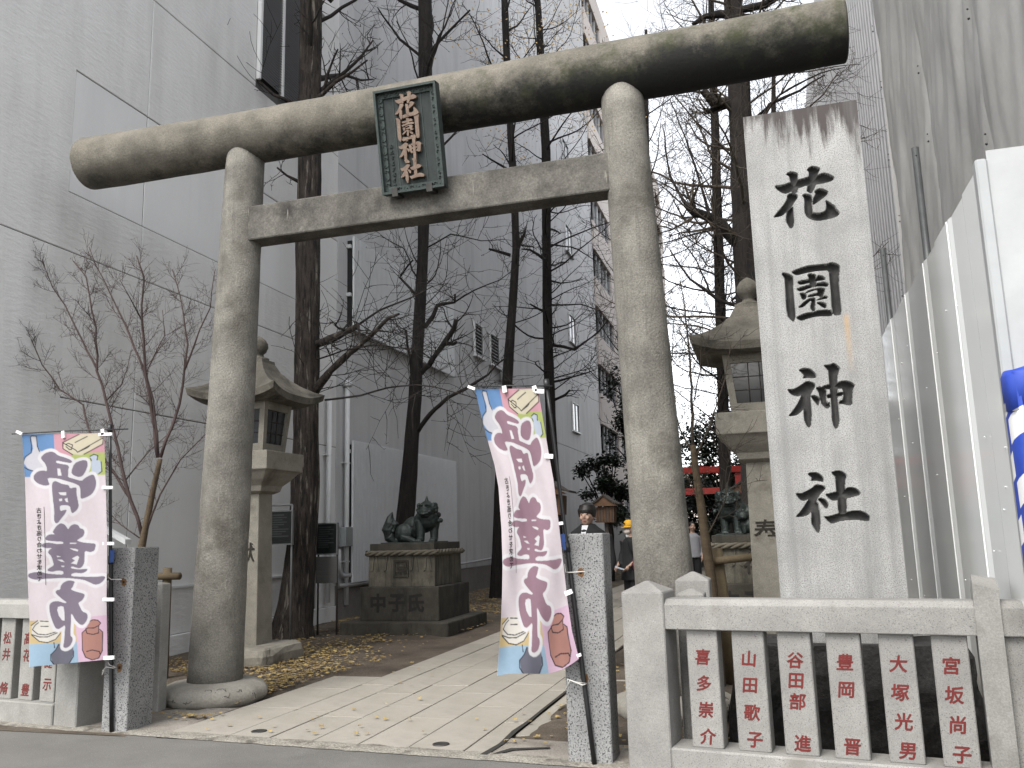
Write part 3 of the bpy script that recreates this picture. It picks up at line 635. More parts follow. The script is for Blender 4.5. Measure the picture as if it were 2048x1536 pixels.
# ------------------------------------------------------------------ stone fences
def stone_fence_right():
    A = Vector((-0.67, 5.80)); B = Vector((1.45, 5.48)); d = (B - A).normalized(); rz = math.atan2(d.y, d.x)
    t = thing('stone_fence', 'low granite fence with six slats carved with red names, in front of the name pillar', 'fence', (A.x, A.y, 0), rz)
    INV = Matrix.Rotation(-rz, 4, 'Z') @ Matrix.Translation((-A.x, -A.y, 0))
    def loc(p): return INV @ p
    def onplane(px, py, off=0.0):
        d_ = ray(px, py); n_ = Vector((-d.y, d.x)); den = n_.x * d_[0] + n_.y * d_[1]; tt = (n_.dot(A) + off) / den
        return loc(Vector((tt * d_[0], tt * d_[1], H + tt * d_[2])))
    L = 2.6
    m = MB(); m.cbox((-.33, -.02, -.05), (-.045, .27, 1.10), .008)
    m.frus(-.1875, .125, [(1.10, .139, .141), (1.165, .012, .012)]); p = obj('end_post', m, 'granite_fence', t)
    m = MB(); m.loft([[(x, -.01, .865), (x, .215, .865), (x, .215, 1.02), (x, .18, 1.055), (x, .03, 1.055), (x, -.01, 1.02)] for x in (-.045, L)]); bevel(obj('rail', m, 'granite_fence', t), .006)
    m = MB(); m.cbox((-.045, -.03, -.05), (L, .235, .145), .012); obj('base_course', m, 'granite_fence', t)
    names = ['喜多崇介', '山田歌子', '谷田部\u3000進', '豊岡\u3000晋', '大塚光男', '宮坂尚子']
    tops = [(1372, 1433), (1462, 1526), (1553, 1619), (1650, 1718), (1755, 1825), (1860, 1933)]
    for nm, (a, c) in zip(names, tops):
        x0, x1 = onplane(a, 1266, .03).x, onplane(c, 1266, .03).x
        m = MB(); m.cbox((0, .03, .145), (x1 - x0, .17, .865), .006); s = obj('slat', m, 'granite_fence', t, loc=(x0, 0, 0))
        n = len(nm); ys = {4: (.70, .175), 3: (.70, .20)}.get(n, (.70, .14)); pitch = (.70 - .22) / (n - 1)
        for q, ch in enumerate(nm):
            if ch != '\u3000': obj('carved_character', text_mb(ch, .100, ((x1 - x0) / 2 + .004 * math.sin(q * 5), .0295, .695 - q * pitch), (1, 0, 0), (0, 0, 1), pitch, .0008, .0005, italic=.12, heavy=.0022), 'red_paint', s)
    x = L
    for k in range(3):                                                   # slats that go on behind the site hoarding
        x0 = onplane(1933, 1266, .03).x + .1 + k * .3; m = MB(); m.cbox((0, .03, .145), (.2, .17, .865), .006); obj('slat', m, 'granite_fence', t, loc=(x0, 0, 0))
    xe = onplane(1945, 1190, .0).x
    m = MB(); r2 = random.Random(5); q = [(xe, -.03), (xe + .13, -.03), (xe + .13, .22), (xe, .22)]
    m.loft([[(x, y, z) for (x, y), z in zip(q, zz)] for zz in ((-.05,) * 4, (.6,) * 4, (1.05, 1.10, 1.06, 1.10), (1.15, 1.12, 1.17, 1.19))]); m.v[-4:] = [(x + r2.uniform(-.012, .012), y, z) for x, y, z in m.v[-4:]]
    obj('broken_post', m, 'granite_grey', t)
stone_fence_right()
def pier(name, label, x, y, hx, hy, h, mat, group=None, peak=0.07):
    t = thing(name, label, 'post', (x, y, 0), 0.0, group); m = MB(); m.cbox((-hx, -hy, -.05), (hx, hy, h), .008); obj('shaft', m, mat, t)
    m = MB(); m.frus(0, 0, [(h, hx - .004, hy - .004), (h + peak, .012, .012)]); obj('cap', m, mat, t); return t
pier('stone_post', 'square granite post with pyramid top, right behind the fence end post', -0.60, 6.72, .125, .12, 1.13, 'granite_fence', peak=.055)
pier('stone_post', 'shorter granite post wedged between two taller posts at right', -0.585, 6.34, .095, .11, 1.055, 'granite_fence', peak=.03)
pier('stone_post', 'plain grey stone post behind the left speckled gatepost', -5.62, 7.0, .135, .06, 1.13, 'granite_grey', peak=.015)
def stone_fence_left():
    B = Vector((-5.72, 6.23)); A = Vector((-8.2, 6.23 + .146 * 2.48)); d = (B - A).normalized(); rz = math.atan2(d.y, d.x)
    t = thing('stone_fence', 'low grey stone fence with red names, behind the left banner', 'fence', (B.x, B.y, 0), rz)
    INV = Matrix.Rotation(-rz, 4, 'Z') @ Matrix.Translation((-B.x, -B.y, 0)); n_ = Vector((-d.y, d.x))
    def onplane(px, py, off=0.0):
        d_ = ray(px, py); tt = (n_.dot(B) + off) / (n_.x * d_[0] + n_.y * d_[1]); return INV @ Vector((tt * d_[0], tt * d_[1], H + tt * d_[2]))
    m = MB(); m.cbox((-.275, -.015, -.05), (0, .62, 1.12), .01); m.frus(-.1375, .30, [(1.12, .133, .30), (1.17, .01, .15)]); obj('end_post', m, 'granite_grey', t)
    L = -2.6
    m = MB(); m.loft([[(x, -.01, .875), (x, .205, .875), (x, .205, 1.0), (x, .17, 1.035), (x, .03, 1.035), (x, -.01, 1.0)] for x in (L, -.275)]); bevel(obj('rail', m, 'granite_grey', t), .006)
    m = MB(); m.cbox((L, -.03, -.05), (-.275, .225, .175), .01); obj('base_course', m, 'granite_grey', t)
    xr = [onplane(x, 1400, .03).x for x in (107, 63, 20)]; names = ['\u3000健示', '高花\u3000豊', '松井\u3000脩', '\u3000\u3000', '\u3000\u3000']
    wd = .185
    for k in range(7):
        x1 = xr[k] if k < 3 else xr[2] - (k - 2) * (xr[1] - xr[2]); m = MB(); m.cbox((-wd, .03, .175), (0, .17, .875), .006); s = obj('slat', m, 'granite_grey', t, loc=(x1, 0, 0))
        if k < 3:
            for q, ch in enumerate(names[k]):
                if ch != '\u3000': obj('carved_character', text_mb(ch, .112, (-wd / 2, .0295, .70 - q * {3: .19, 4: .145}[len(names[k])]), (1, 0, 0), (0, 0, 1), .1, .0008, .0005, italic=.1, heavy=.0018), 'red_paint', s)
stone_fence_left()
def gatepost(label, fl, fr, h, hy, group):
    a, c = G(*fl), G(*fr); x = (a.x + c.x) / 2; hx = (c - a).length / 2; y = (a.y + c.y) / 2
    t = thing('granite_gatepost', label, 'post', (x, y + hy, 0), 0, group); m = MB(); m.cbox((-hx, -hy, -.05), (hx, hy, h), .007)
    obj('shaft', m, 'granite_coarse', t)
    for z in (1.19, .50) if 'left' in label else (1.23, .53):
        m = MB(); m.lathe((0, 0, 0), [(.0, 0), (.011, 0), (.011, .012), (.0, .012)], 12, axis='y'); obj('drilled_hole', m, 'dark_void', t, loc=(.03 if 'left' in label else -.015, -hy - .004, z))
        m = MB(); r2 = random.Random(int(z * 100)); P = [(math.cos(q / 14 * 6.283) * .024 * r2.uniform(.8, 1.35), 0, math.sin(q / 14 * 6.283) * .03 * r2.uniform(.8, 1.4)) for q in range(14)]
        m.add(P, [tuple(range(14))]); obj('rust_stain', m, 'rust', t, loc=(.03 if 'left' in label else -.015, -hy - .0015, z))
    return t, x, y, hx
gl, glx, gly, glh = gatepost('speckled granite gatepost holding the left banner pole', (201, 1461), (253, 1463), 1.475, .155, 'speckled granite gateposts')
gr, grx, gry, grh = gatepost('speckled granite gatepost holding the right banner pole', (1141, 1521), (1222, 1531), 1.49, .14, 'speckled granite gateposts')

# ------------------------------------------------------------------ banners
BL = [(44, 869), (50, 960), (53, 1060), (55, 1150), (59, 1240), (58, 1334)]; BR = [(208, 866), (211, 950), (214, 1080), (213, 1200), (215, 1319)]
def edge(poly, v):
    P = np.array(poly, float); s = np.concatenate([[0], np.cumsum(np.hypot(*np.diff(P, axis=0).T))]); s /= s[-1]
    return np.array([np.interp(v, s, P[:, 0]), np.interp(v, s, P[:, 1])])
def uv_of(x, y):
    v = 0.5; u = 0.5
    for _ in range(6):
        a, c = edge(BL, v), edge(BR, v); u = (x - a[0]) / (c[0] - a[0]); yy = a[1] + (c[1] - a[1]) * u; v = min(1.2, max(-.2, v + (y - yy) / 465.0))
    return u * 0.6, v * 1.75            # metres on the cloth
z1 = lambda pts: [uv_of(20 + x * 220 / 1352, 850 + y * 220 / 1352) for x, y in pts]
z2 = lambda pts: [uv_of(20 + x * 220 / 1352, 1090 + y * 220 / 1352) for x, y in pts]
PUR = [z1([(375,400),(430,345),(500,325),(545,335),(590,375),(680,400),(750,430),(768,455),(740,468),(660,455),(570,435),(565,465),(640,480),(710,490),(728,520),(715,550),(718,600),(710,640),(780,660),(880,690),(920,650),(1000,608),(1035,615),(1060,690),(1055,770),(1010,850),(940,890),(880,910),(865,890),(865,800),(855,750),(800,720),(700,690),(580,655),(460,650),(470,690),(490,735),(430,750),(340,720),(290,670),(290,620),(340,570),(410,555),(450,570),(455,530),(430,470),(400,440)]),
    z1([(790,470),(880,432),(945,435),(958,490),(930,570),(890,630),(840,640),(780,620),(748,580)]),
    z1([(520,710),(550,685),(590,700),(640,725),(725,738),(735,780),(800,765),(820,775),(815,830),(835,930),(848,1000),(820,1050),(765,1090),(750,1060),(735,990),(640,985),(610,1000),(620,1060),(660,1045),(700,1040),(680,1090),(630,1150),(590,1205),(560,1210),(540,1170),(545,1060),(525,900),(515,760)]),
    z1([(530,1300),(570,1240),(620,1205),(670,1220),(700,1260),(715,1285),(740,1240),(790,1215),(840,1230),(860,1270),(905,1280),(918,1320),(900,1370),(850,1400),(820,1420),(880,1440),(950,1450),(1040,1455),(1055,1475)]) +
    z2([(1040,70),(985,90),(920,70),(915,150),(915,220),(880,280),(830,285),(760,260),(745,285),(830,300),(955,290),(945,320),(890,350),(800,340),(750,360),(760,385),(900,390),(1060,390),(1150,380),(1175,395),(1150,440),(1100,480),(1040,490),(980,460),(900,425),(700,405),(560,410),(420,415),(350,430),(270,420),(220,390),(225,355),(290,335),(380,330),(450,350),(560,360),(655,365),(655,320),(590,315),(510,330),(455,315),(470,290),(540,250),(530,210),(510,140),(465,95),(480,60),(520,35),(440,40),(390,20),(385,0)]) +
    z1([(420,1450),(490,1445),(580,1465),(655,1460),(655,1435),(560,1430),(480,1425),(430,1410),(440,1370),(490,1340),(555,1345),(525,1320)]),
    z2([(620,510),(650,465),(700,440),(750,435),(800,450),(785,480),(770,520),(745,545),(800,570),(915,600),(918,630),(890,680),(840,710),(850,740),(890,820),(940,835),(958,870),(945,930),(900,985),(860,980),(800,920),(765,850),(750,850),(750,950),(740,1110),(770,1140),(770,1180),(740,1240),(690,1270),(650,1255),(665,1190),(670,1100),(680,980),(640,1010),(600,1035),(560,1025),(530,960),(500,880),(480,780),(490,720),(540,690),(600,690),(670,715),(700,705),(660,680),(600,630),(560,590),(565,560),(620,545)])]
HOL = [z1([(580,535),(615,535),(635,620),(590,625)]), z1([(595,830),(690,825),(690,865),(620,860)]), z1([(600,910),(640,905),(640,930),(610,940)]), z1([(670,910),(705,895),(715,950),(690,945)]),
    z2([(730,40),(800,45),(840,60),(830,80),(780,65)]), z2([(575,130),(625,142),(580,152)]), z2([(580,180),(640,180),(670,210),(630,205)]), z2([(760,165),(830,130),(850,150),(820,240),(750,225),(800,190)]), z2([(630,255),(670,255),(665,270),(635,270)]),
    z2([(590,760),(630,750),(660,760),(670,850),(670,930),(640,925),(600,870),(580,800)]), z1([(735,1448),(830,1448),(800,1462),(735,1462)])]
def srgb(r, g, b_): return tuple(((c / 255) / 12.92 if c / 255 < .04045 else ((c / 255 + .055) / 1.055) ** 2.4) for c in (r, g, b_))
FILL = [  # colour fields and drawings of the print, back to front
    (z1([(140,110),(545,110),(550,420),(300,640),(170,640)]), (98, 160, 225)), (z1([(535,95),(1180,80),(1175,355),(560,420)]), (240, 165, 182)), (z1([(760,345),(1180,335),(1190,610),(1000,620),(760,420)]), (200, 215, 100)),
    (z1([(250,135),(320,135),(335,260),(370,320),(480,330),(440,560),(290,570),(215,530),(170,470),(180,410),(265,340),(285,290)]), (228, 226, 236)),
    (z1([(650,215),(840,115),(1100,100),(1145,150),(1145,225),(880,370),(770,360),(650,290)]), (243, 230, 195)),
    (z1([(985,380),(1075,365),(1080,430),(1125,445),(1120,570),(1085,595),(1000,590),(1000,440)]), (205, 218, 240)),
    (z2([(240,930),(800,930),(830,1200),(240,1225)]), (238, 205, 130)), (z2([(235,1220),(830,1190),(850,1460),(240,1510)]), (165, 205, 235)), (z2([(800,900),(1190,860),(1200,1420),(850,1455)]), (243, 195, 226)),
    (z2([(265,1000),(340,920),(470,915),(600,1040),(620,1090),(570,1160),(460,1200),(350,1180),(270,1110)]), (246, 238, 226)),
    (z2([(500,1350),(560,1290),(590,1220),(770,1220),(785,1330),(745,1440),(640,1475),(520,1460)]), (122, 122, 140)),
    (z2([(970,960),(1000,920),(1060,915),(1110,945),(1090,1040),(1140,1070),(1135,1300),(1100,1390),(1010,1415),(920,1380),(895,1300),(885,1080),(930,1030)]), (205, 138, 122))]
LINES = [z1(p) for p in ([(250,150),(270,132),(325,140)], [(250,150),(265,250),(262,340),(190,390),(165,450)], [(325,150),(335,260),(362,325)], [(175,520),(225,550),(280,562)],
    [(650,215),(650,290),(770,365)], [(650,215),(850,115)], [(1145,160),(1140,235),(910,360)], [(660,225),(810,310),(830,335),(1140,160)], [(840,330),(950,280),(980,255)], [(685,240),(715,225),(770,245),(755,300),(725,300),(690,265)], [(800,215),(950,140)],
    [(985,385),(1030,360),(1080,375),(1070,430)], [(1120,450),(1130,570),(1090,598)], [(990,410),(1000,440)])] + [z2(p) for p in ([(260,990),(340,930)], [(275,1040),(310,985),(350,955)], [(280,1045),(340,1095),(440,1105),(560,1070)], [(265,1100),(360,1130),(460,1130),(580,1080)], [(270,1110),(360,1185),(460,1200),(560,1160),(620,1085)], [(370,935),(470,940)], [(380,1000),(470,1000)],
    [(500,1350),(560,1290),(600,1220)], [(500,1350),(500,1420),(545,1470)], [(780,1300),(780,1370),(730,1450)], [(540,1200),(548,1265)],
    [(975,940),(1020,918),(1080,925),(1115,960),(1090,990),(1030,1020),(960,1020),(930,1030),(945,1085),(1020,1100),(1090,1080),(1090,1000)], [(930,1040),(885,1080),(890,1290),(930,1380),(1010,1412),(1090,1390),(1135,1300),(1140,1070),(1100,1035)], [(940,1310),(1010,1290),(1100,1310),(1110,1350)])]
NU, NV = 132, 372
uu, vv = np.meshgrid(np.linspace(0, .6, NU), np.linspace(0, 1.75, NV)); col = np.empty((NV, NU, 3)); col[:] = srgb(242, 225, 232)
for poly, c in FILL:
    d = inside_depth(uu, vv, poly); f = np.clip(d / .006 + .5, 0, 1)[..., None]; col = col * (1 - f) + np.array(srgb(*c)) * f
def seg_dist(px, py, pts):
    d = np.full(px.shape, 1e9)
    for (ax, ay), (bx, by) in zip(pts[:-1], pts[1:]):
        dx, dy = bx - ax, by - ay; t = np.clip(((px - ax) * dx + (py - ay) * dy) / (dx * dx + dy * dy + 1e-12), 0, 1); d = np.minimum(d, np.hypot(px - ax - t * dx, py - ay - t * dy))
    return d
for l in LINES:
    f = np.clip((.0038 - seg_dist(uu, vv, l)) / .003 + .35, 0, 1)[..., None]; col = col * (1 - f) + np.array(srgb(48, 48, 62)) * f
dp = np.full(uu.shape, -1e9)
for p in PUR: dp = np.maximum(dp, inside_depth(uu, vv, smooth_poly(p)))
for h_ in HOL: dp = np.minimum(dp, -inside_depth(uu, vv, h_))
f = np.clip((dp + .024) / .006 + .5, 0, 1)[..., None]; col = col * (1 - f) + np.array(srgb(250, 246, 250)) * f
f = np.clip(dp / .003 + .5, 0, 1)[..., None]
PRINT = (col, f)
def banner(label, grp, LE, RE, BOT, yb, ripple, purple, pole_px, bar_px, tags, pole_y, cords, seed):
    """cloth hangs on the plane y=yb between outline curves; printed on both sides, seen from behind"""
    def S(u, v):
        a, c = edge(LE, v / 1.75), edge(RE, v / 1.75); t = u / .6; p = a + (c - a) * t; p[1] += BOT(t) * (v / 1.75) ** 6
        q = PY(p[0], p[1], yb + ripple(t, v / 1.75)); return q
    base = PY(pole_px[0][0], pole_px[0][1], pole_y); t = thing('banner_flag', label, 'banner', (base.x, pole_y, 0), 0, grp)
    m = MB(); E = [(edge(LE, v), edge(RE, v)) for v in np.linspace(0, 1, NV)]
    for j in range(NV):
        a, c = E[j]; v = j / (NV - 1)
        for i in range(NU):
            tt = i / (NU - 1); p = a + (c - a) * tt; m.v.append(tuple(PY(p[0], p[1] + BOT(tt) * v ** 6, yb + ripple(tt, v))))
    for j in range(NV - 1):
        for i in range(NU - 1): m.f.append((j * NU + i, (j + 1) * NU + i, (j + 1) * NU + i + 1, j * NU + i + 1)); m.m.append(0); m.sm.append(True)
    o = obj('cloth', m, 'banner_cloth', t, True)
    cl = PRINT[0] * (1 - PRINT[1]) + np.array(srgb(*purple)) * PRINT[1]; gy = cl.mean(2, keepdims=True); cl = cl * .74 + gy * .26; ca = o.data.color_attributes.new('print', 'FLOAT_COLOR', 'POINT')
    ca.data.foreach_set('color', np.concatenate([cl * .54, np.ones((NV, NU, 1))], 2).astype(np.float32).ravel())
    # small column of writing, mirrored because the back of the cloth faces the street
    m = MB()
    for k, ch in enumerate('古きよき巡り合わせを求めて'):
        vs, fs = glyph(ch, .042, 0.0, .0006)
        m.add([tuple(S(.098 - v[0] + k * -.0005, .575 + k * .0432 - v[1]) + Vector((0, -.003, 0))) for v in vs], fs)
    for k in range(16):
        v0, v1 = .55 + k * .037, .55 + (k + 1) * .037; m.add([tuple(S(u, v) + Vector((0, -.003, 0))) for u, v in ((.136, v0), (.139, v0), (.139, v1), (.136, v1))], [(0, 1, 2, 3)])
    obj('printed_writing', m, 'carved_dark', o, True, kind='stuff')
    P = [PY(x, y, pole_y) for x, y in pole_px]; P[0].z = 0.0; m = MB(); m.tube([P[0] + (P[1] - P[0]) * k / 8 for k in range(9)], [.0165 if k < 5 else .013 for k in range(9)], 12); po = obj('pole', m, 'pole_black', t, True)
    d = (P[1] - P[0]).normalized()
    for k_ in (P[1], P[0] + (P[1] - P[0]) * .55): m = MB(); m.tube([k_ - d * .035, k_ + d * .035], .021, 12); obj('pole_joint', m, 'pole_black', po, True)
    A, Bq = [PY(x, y, yb) for x, y in bar_px]; m = MB(); m.tube([A, A + (Bq - A) * .5 + Vector((0, 0, .006)), Bq], .0055, 8); obj('cross_bar', m, 'pole_black', t, True)
    for (x0, y0, x1, y1, wd) in tags:                                      # white cloth loops
        a, c = PY(x0, y0, yb - .01), PY(x1, y1, yb - .01); dd = (c - a).normalized(); s = dd.cross(Vector((0, 1, 0))) * wd / 2; m = MB()
        fr = [(a - s) , (a + s), (c + s), (c - s)]; m.add([p + Vector((0, -.006, 0)) for p in fr] + [p + Vector((0, .012, 0)) for p in fr], [(0, 1, 2, 3), (7, 6, 5, 4), (0, 4, 5, 1), (1, 5, 6, 2), (2, 6, 7, 3), (3, 7, 4, 0)]); obj('strap', m, 'strap_white', t, True)
    for c in cords:
        m = MB(); m.tube([PY(x, y, pole_y - .03) for x, y in c], .004, 6); obj('cord', m, 'cord_white', t, True)
    return t, P
t, P = banner('printed festival banner on a straight pole in front of the left stone fence', 'festival banners', BL, BR, lambda t: 0.0, 5.96,
    lambda u, v: .018 * math.sin(u * 9 + v * 4) * (.3 + v) + .02 * math.sin(v * 9 + u * 5) * (1 - u) + .007 * math.sin(u * 17 - v * 13) + .006 * math.sin(v * 31 + u * 5) * max(0, .5 - u), (146, 130, 152),
    [(223, 1461), (220, 857)], [(24, 868), (256, 858)], [(44, 868, 33, 863, .022), (126, 862, 127, 876, .03), (205, 858, 206, 870, .03), (198, 869, 224, 868, .025), (205, 975, 226, 975, .025), (206, 1087, 228, 1087, .025), (206, 1199, 228, 1199, .026), (208, 1316, 228, 1315, .028)], gly - .022,
    [[(216, 1154), (222, 1159), (243, 1159)], [(216, 1325), (219, 1330), (233, 1335), (226, 1336), (212, 1334), (205, 1342), (204, 1350), (208, 1340)]], 1)
lab = MB(); a, c = PY(220, 1100, gly - .042), PY(227, 1125, gly - .042); lab.box((a.x, a.y, c.z), (c.x, a.y + .004, a.z)); obj('maker_label', lab, 'label_blue', t, True)
BL2 = [(950, 778), (962, 830), (975, 880), (989, 930), (997, 975), (1003, 1060), (1005, 1130), (1004, 1190), (1001, 1260), (994, 1352)]
BR2 = [(1076, 777), (1088, 850), (1098, 910), (1107, 960), (1118, 1050), (1127, 1130), (1135, 1200), (1144, 1260), (1158, 1312)]
t, P = banner('printed festival banner on a leaning pole by the right speckled gatepost', 'festival banners', BL2, BR2, lambda t: 34 * math.sin(math.pi * min(1, t * .95)) ** 1 * (t ** 1.1), 5.74,
    lambda u, v: .03 * math.sin(v * 5 + u * 3) * (1 - u) + .026 * math.sin(u * 8 + v * 8) * (.25 + v) + .008 * math.sin(u * 19 - v * 15) + .05 * v * v * math.sin(u * 3.2) + .005 * math.sin(v * 40) * max(0, .45 - u), (176, 130, 150),
    [(1189, 1533), (1093, 768)], [(934, 774), (1104, 772)], [(950, 778, 936, 773, .02), (1008, 772, 1010, 785, .03), (1068, 772, 1071, 783, .03), (1070, 782, 1088, 783, .03), (1090, 912, 1106, 913, .03), (1112, 1048, 1126, 1046, .02), (1130, 1188, 1144, 1182, .03), (1154, 1312, 1162, 1309, .02)], gry - .022,
    [[(1129, 1128), (1131, 1144), (1138, 1145), (1170, 1143)], [(1134, 1380), (1135, 1358), (1150, 1364), (1174, 1367), (1165, 1370), (1140, 1360), (1132, 1378)]], 2)
lab = MB(); k_ = [PY(x, y, gry - .042) for x, y in ((1121, 1068), (1129, 1068), (1134, 1100), (1126, 1100))]; lab.add([p for p in k_] + [p + Vector((0, .004, 0)) for p in k_], [(0, 1, 2, 3), (0, 4, 5, 1), (1, 5, 6, 2), (2, 6, 7, 3), (3, 7, 4, 0)]); obj('maker_label', lab, 'label_blue', t, True)

# ------------------------------------------------------------------ left office building
WX = -8.0
bld = thing('office_building', 'tall windowless grey plastered office building along the left of the path', 'building', (WX, 6.6, 0))
BH = 34.0
m = MB(); m.box((WX - 9, 6.6, -.1), (WX - .012, 43.0, BH)); obj('wall', m, 'wall_backing', bld, True)
m = MB(); m.box((WX - 9, 6.55, -.1), (WX - .004, 6.598, BH)); obj('street_facade', m, 'wall_plaster', bld, True)
def wpanel(y0, y1, z0, z1, mat='wall_plaster', proud=0.0, g=0.0055, open_='yYzZ'):
    # sides named in open_ get a joint, the others butt flush against the next panel
    m = MB(); x = WX + proud; c = .008; ga, gb, gc, gd = [g if k in open_ else 0.0 for k in 'yYzZ']; ca, cb, cc_, cd = [1 if k in open_ else 0 for k in 'yYzZ']
    y0 += ga; y1 -= gb; z0 += gc; z1 -= gd
    L = lambda i, xx: [(xx, y0 + i * ca, z0 + i * cc_), (xx, y1 - i * cb, z0 + i * cc_), (xx, y1 - i * cb, z1 - i * cd), (xx, y0 + i * ca, z1 - i * cd)]
    m.loft([L(0, WX - .02), L(0, x - c), L(c, x)]); return obj('wall_panel', m, mat, bld, True)
def wgrid(ys, zs, mat, skip=()):
    for i in range(len(ys) - 1):
        for j in range(len(zs) - 1):
            if (i, j) not in skip: wpanel(ys[i], ys[i + 1], zs[j], zs[j + 1], mat)
wgrid([6.6, 9.4, 15.0], [.26, .90], 'wall_plaster')
wpanel(6.6, 8.15, .90, 5.06, open_='yzZ'); wpanel(8.15, 9.4, .90, 3.25, 'wall_smooth', -.004); wpanel(9.4, 15.0, .90, 3.25, 'wall_smooth', -.004)
wpanel(8.15, 9.4, 3.25, 5.06, open_='YzZ'); wpanel(9.4, 15.0, 3.25, 5.06)
wpanel(6.6, 8.08, 5.06, 9.25, open_='yzZ'); wpanel(8.08, 9.4, 5.06, 5.81, open_='YzZ', g=.004); wpanel(8.08, 9.4, 7.43, 9.25, open_='YzZ', g=.004); wpanel(9.4, 15.0, 5.06, 5.81, g=.004); wpanel(9.4, 15.0, 7.43, 9.25, g=.004)
wpanel(8.08, 9.4, 5.81, 7.43, 'wall_smooth', -.006, .004); wpanel(9.4, 15.0, 5.81, 7.43, 'wall_smooth', -.006, .004)
wpanel(6.6, 12.0, 9.25, 15.5); wpanel(12.0, 15.0, 11.9, 15.5, g=.003); wpanel(14.2, 15.0, 9.25, 11.9, g=.003)
wpanel(6.6, 15.0, 15.5, 26.0); wpanel(6.6, 15.0, 26.0, BH)
wgrid([15.0, 22.4, 32.0, 42.98], [.62, 5.06, 9.12], 'wall_far_shade'); wgrid([15.0, 26.0, 42.98], [9.12, 17.5, 26, BH], 'wall_far_shade')
m = MB(); m.cbox((WX - .02, 6.62, -.05), (WX + .05, 14.98, .26), .008); m2 = MB(); m2.cbox((WX - .02, 15.0, -.05), (WX + .06, 42.9, .62), .008)
obj('plinth', m, 'wall_plaster', bld, True); obj('plinth', m2, 'plinth', bld, True)
m = MB(); m.box((WX, 6.7, .885), (WX + .03, 13.6, .915)); obj('rail_pipe', m, 'white_metal', bld, True)
# big louvred opening high up
m = MB(); m.box((WX - .015, 12.05, 9.45), (WX + .004, 14.15, 11.85)); lv = obj('louver_window', m, 'dark_void', bld, True)
m = MB()
for k in range(46):
    z = 9.5 + k * .051; m.add([(WX + .006, 12.07, z), (WX + .006, 14.13, z), (WX + .06, 14.13, z - .022), (WX + .06, 12.07, z - .022), (WX + .06, 14.13, z - .012), (WX + .06, 12.07, z - .012), (WX + .006, 14.13, z + .01), (WX + .006, 12.07, z + .01)], [(0, 1, 2, 3), (3, 2, 4, 5), (5, 4, 6, 7)])
obj('slat', m, 'louver_metal', lv, True, kind='stuff')
for y in (12.0, 12.72, 13.44, 14.1):
    m = MB(); m.box((WX, y, 9.4), (WX + .075, y + .06, 11.9)); obj('mullion', m, 'wall_smooth', lv, True)
m = MB(); m.box((WX, 11.98, 11.85), (WX + .16, 14.2, 12.05)); obj('hood', m, 'wall_smooth', lv, True)
# two projecting vertical-fin screens
for z0, z1 in ((5.68, 7.66), (.66, 3.42)):
    m = MB(); m.box((WX, 15.42, z0 + .08), (WX + .10, 21.2, z1 - .08)); sc_ = obj('fin_screen', m, 'dark_void', bld, True)
    m = MB(); n = 90
    for k in range(n):
        y = 15.42 + 5.9 * k / n; m.box((WX + .115, y, z0), (WX + .16, y + .036, z1))
    obj('fin', m, 'fin_metal', sc_, True, kind='stuff')
    m = MB(); m.box((WX, 15.36, z1 - .25), (WX + .1, 15.42, z1 - .18)); m.box((WX, 15.36, z0 + .7), (WX + .1, 15.42, z0 + .77)); obj('bracket', m, 'white_metal', sc_, True, kind='stuff')
# pipes
def wpipe(y, z0, z1, r, name='downpipe', cap=False):
    m = MB(); m.tube([(WX + .09, y, z0), (WX + .09, y, z1)], r, 10); p = obj(name, m, 'white_metal', bld, True)
    for z in np.arange(z0 + .8, z1, 1.9):
        q = MB(); q.box((WX, y - r - .03, z), (WX + .12, y + r + .03, z + .025)); obj('clip', q, 'white_metal', p, True)
    if cap: q = MB(); q.lathe((WX + .09, y, z1), [(.0, -.02), (.09, -.02), (.1, .05), (.07, .10), (0, .11)], 14); obj('vent_cap', q, 'white_metal', p, True)
wpipe(14.02, .3, 8.6, .045); wpipe(14.55, .35, 4.15, .05); wpipe(15.28, .25, 4.5, .05, cap=True)
m = MB(); m.cbox((WX, 15.0, 1.35), (WX + .22, 15.3, 1.72), .01); obj('meter_box', m, 'elec_box', bld, True)
m = MB(); m.tube([(WX + .1, 14.95, 1.3), (WX + .1, 14.95, .95), (WX + .1, 15.1, .8), (WX + .1, 17.2, .8)], .045, 10); obj('conduit', m, 'conduit', bld, True)
m = MB(); m.tube([(WX + .1, 14.7, 1.3), (WX + .1, 14.7, .85), (WX + .1, 14.95, .62), (WX + .1, 17.2, .62)], .045, 10); obj('conduit', m, 'conduit', bld, True)
m = MB(); m.tube([(WX + .1, 20.5, .74), (WX + .1, 24.6, .82), (WX + .1, 24.9, .86), (WX + .1, 25.0, .7)], .03, 8); obj('conduit', m, 'conduit', bld, True)
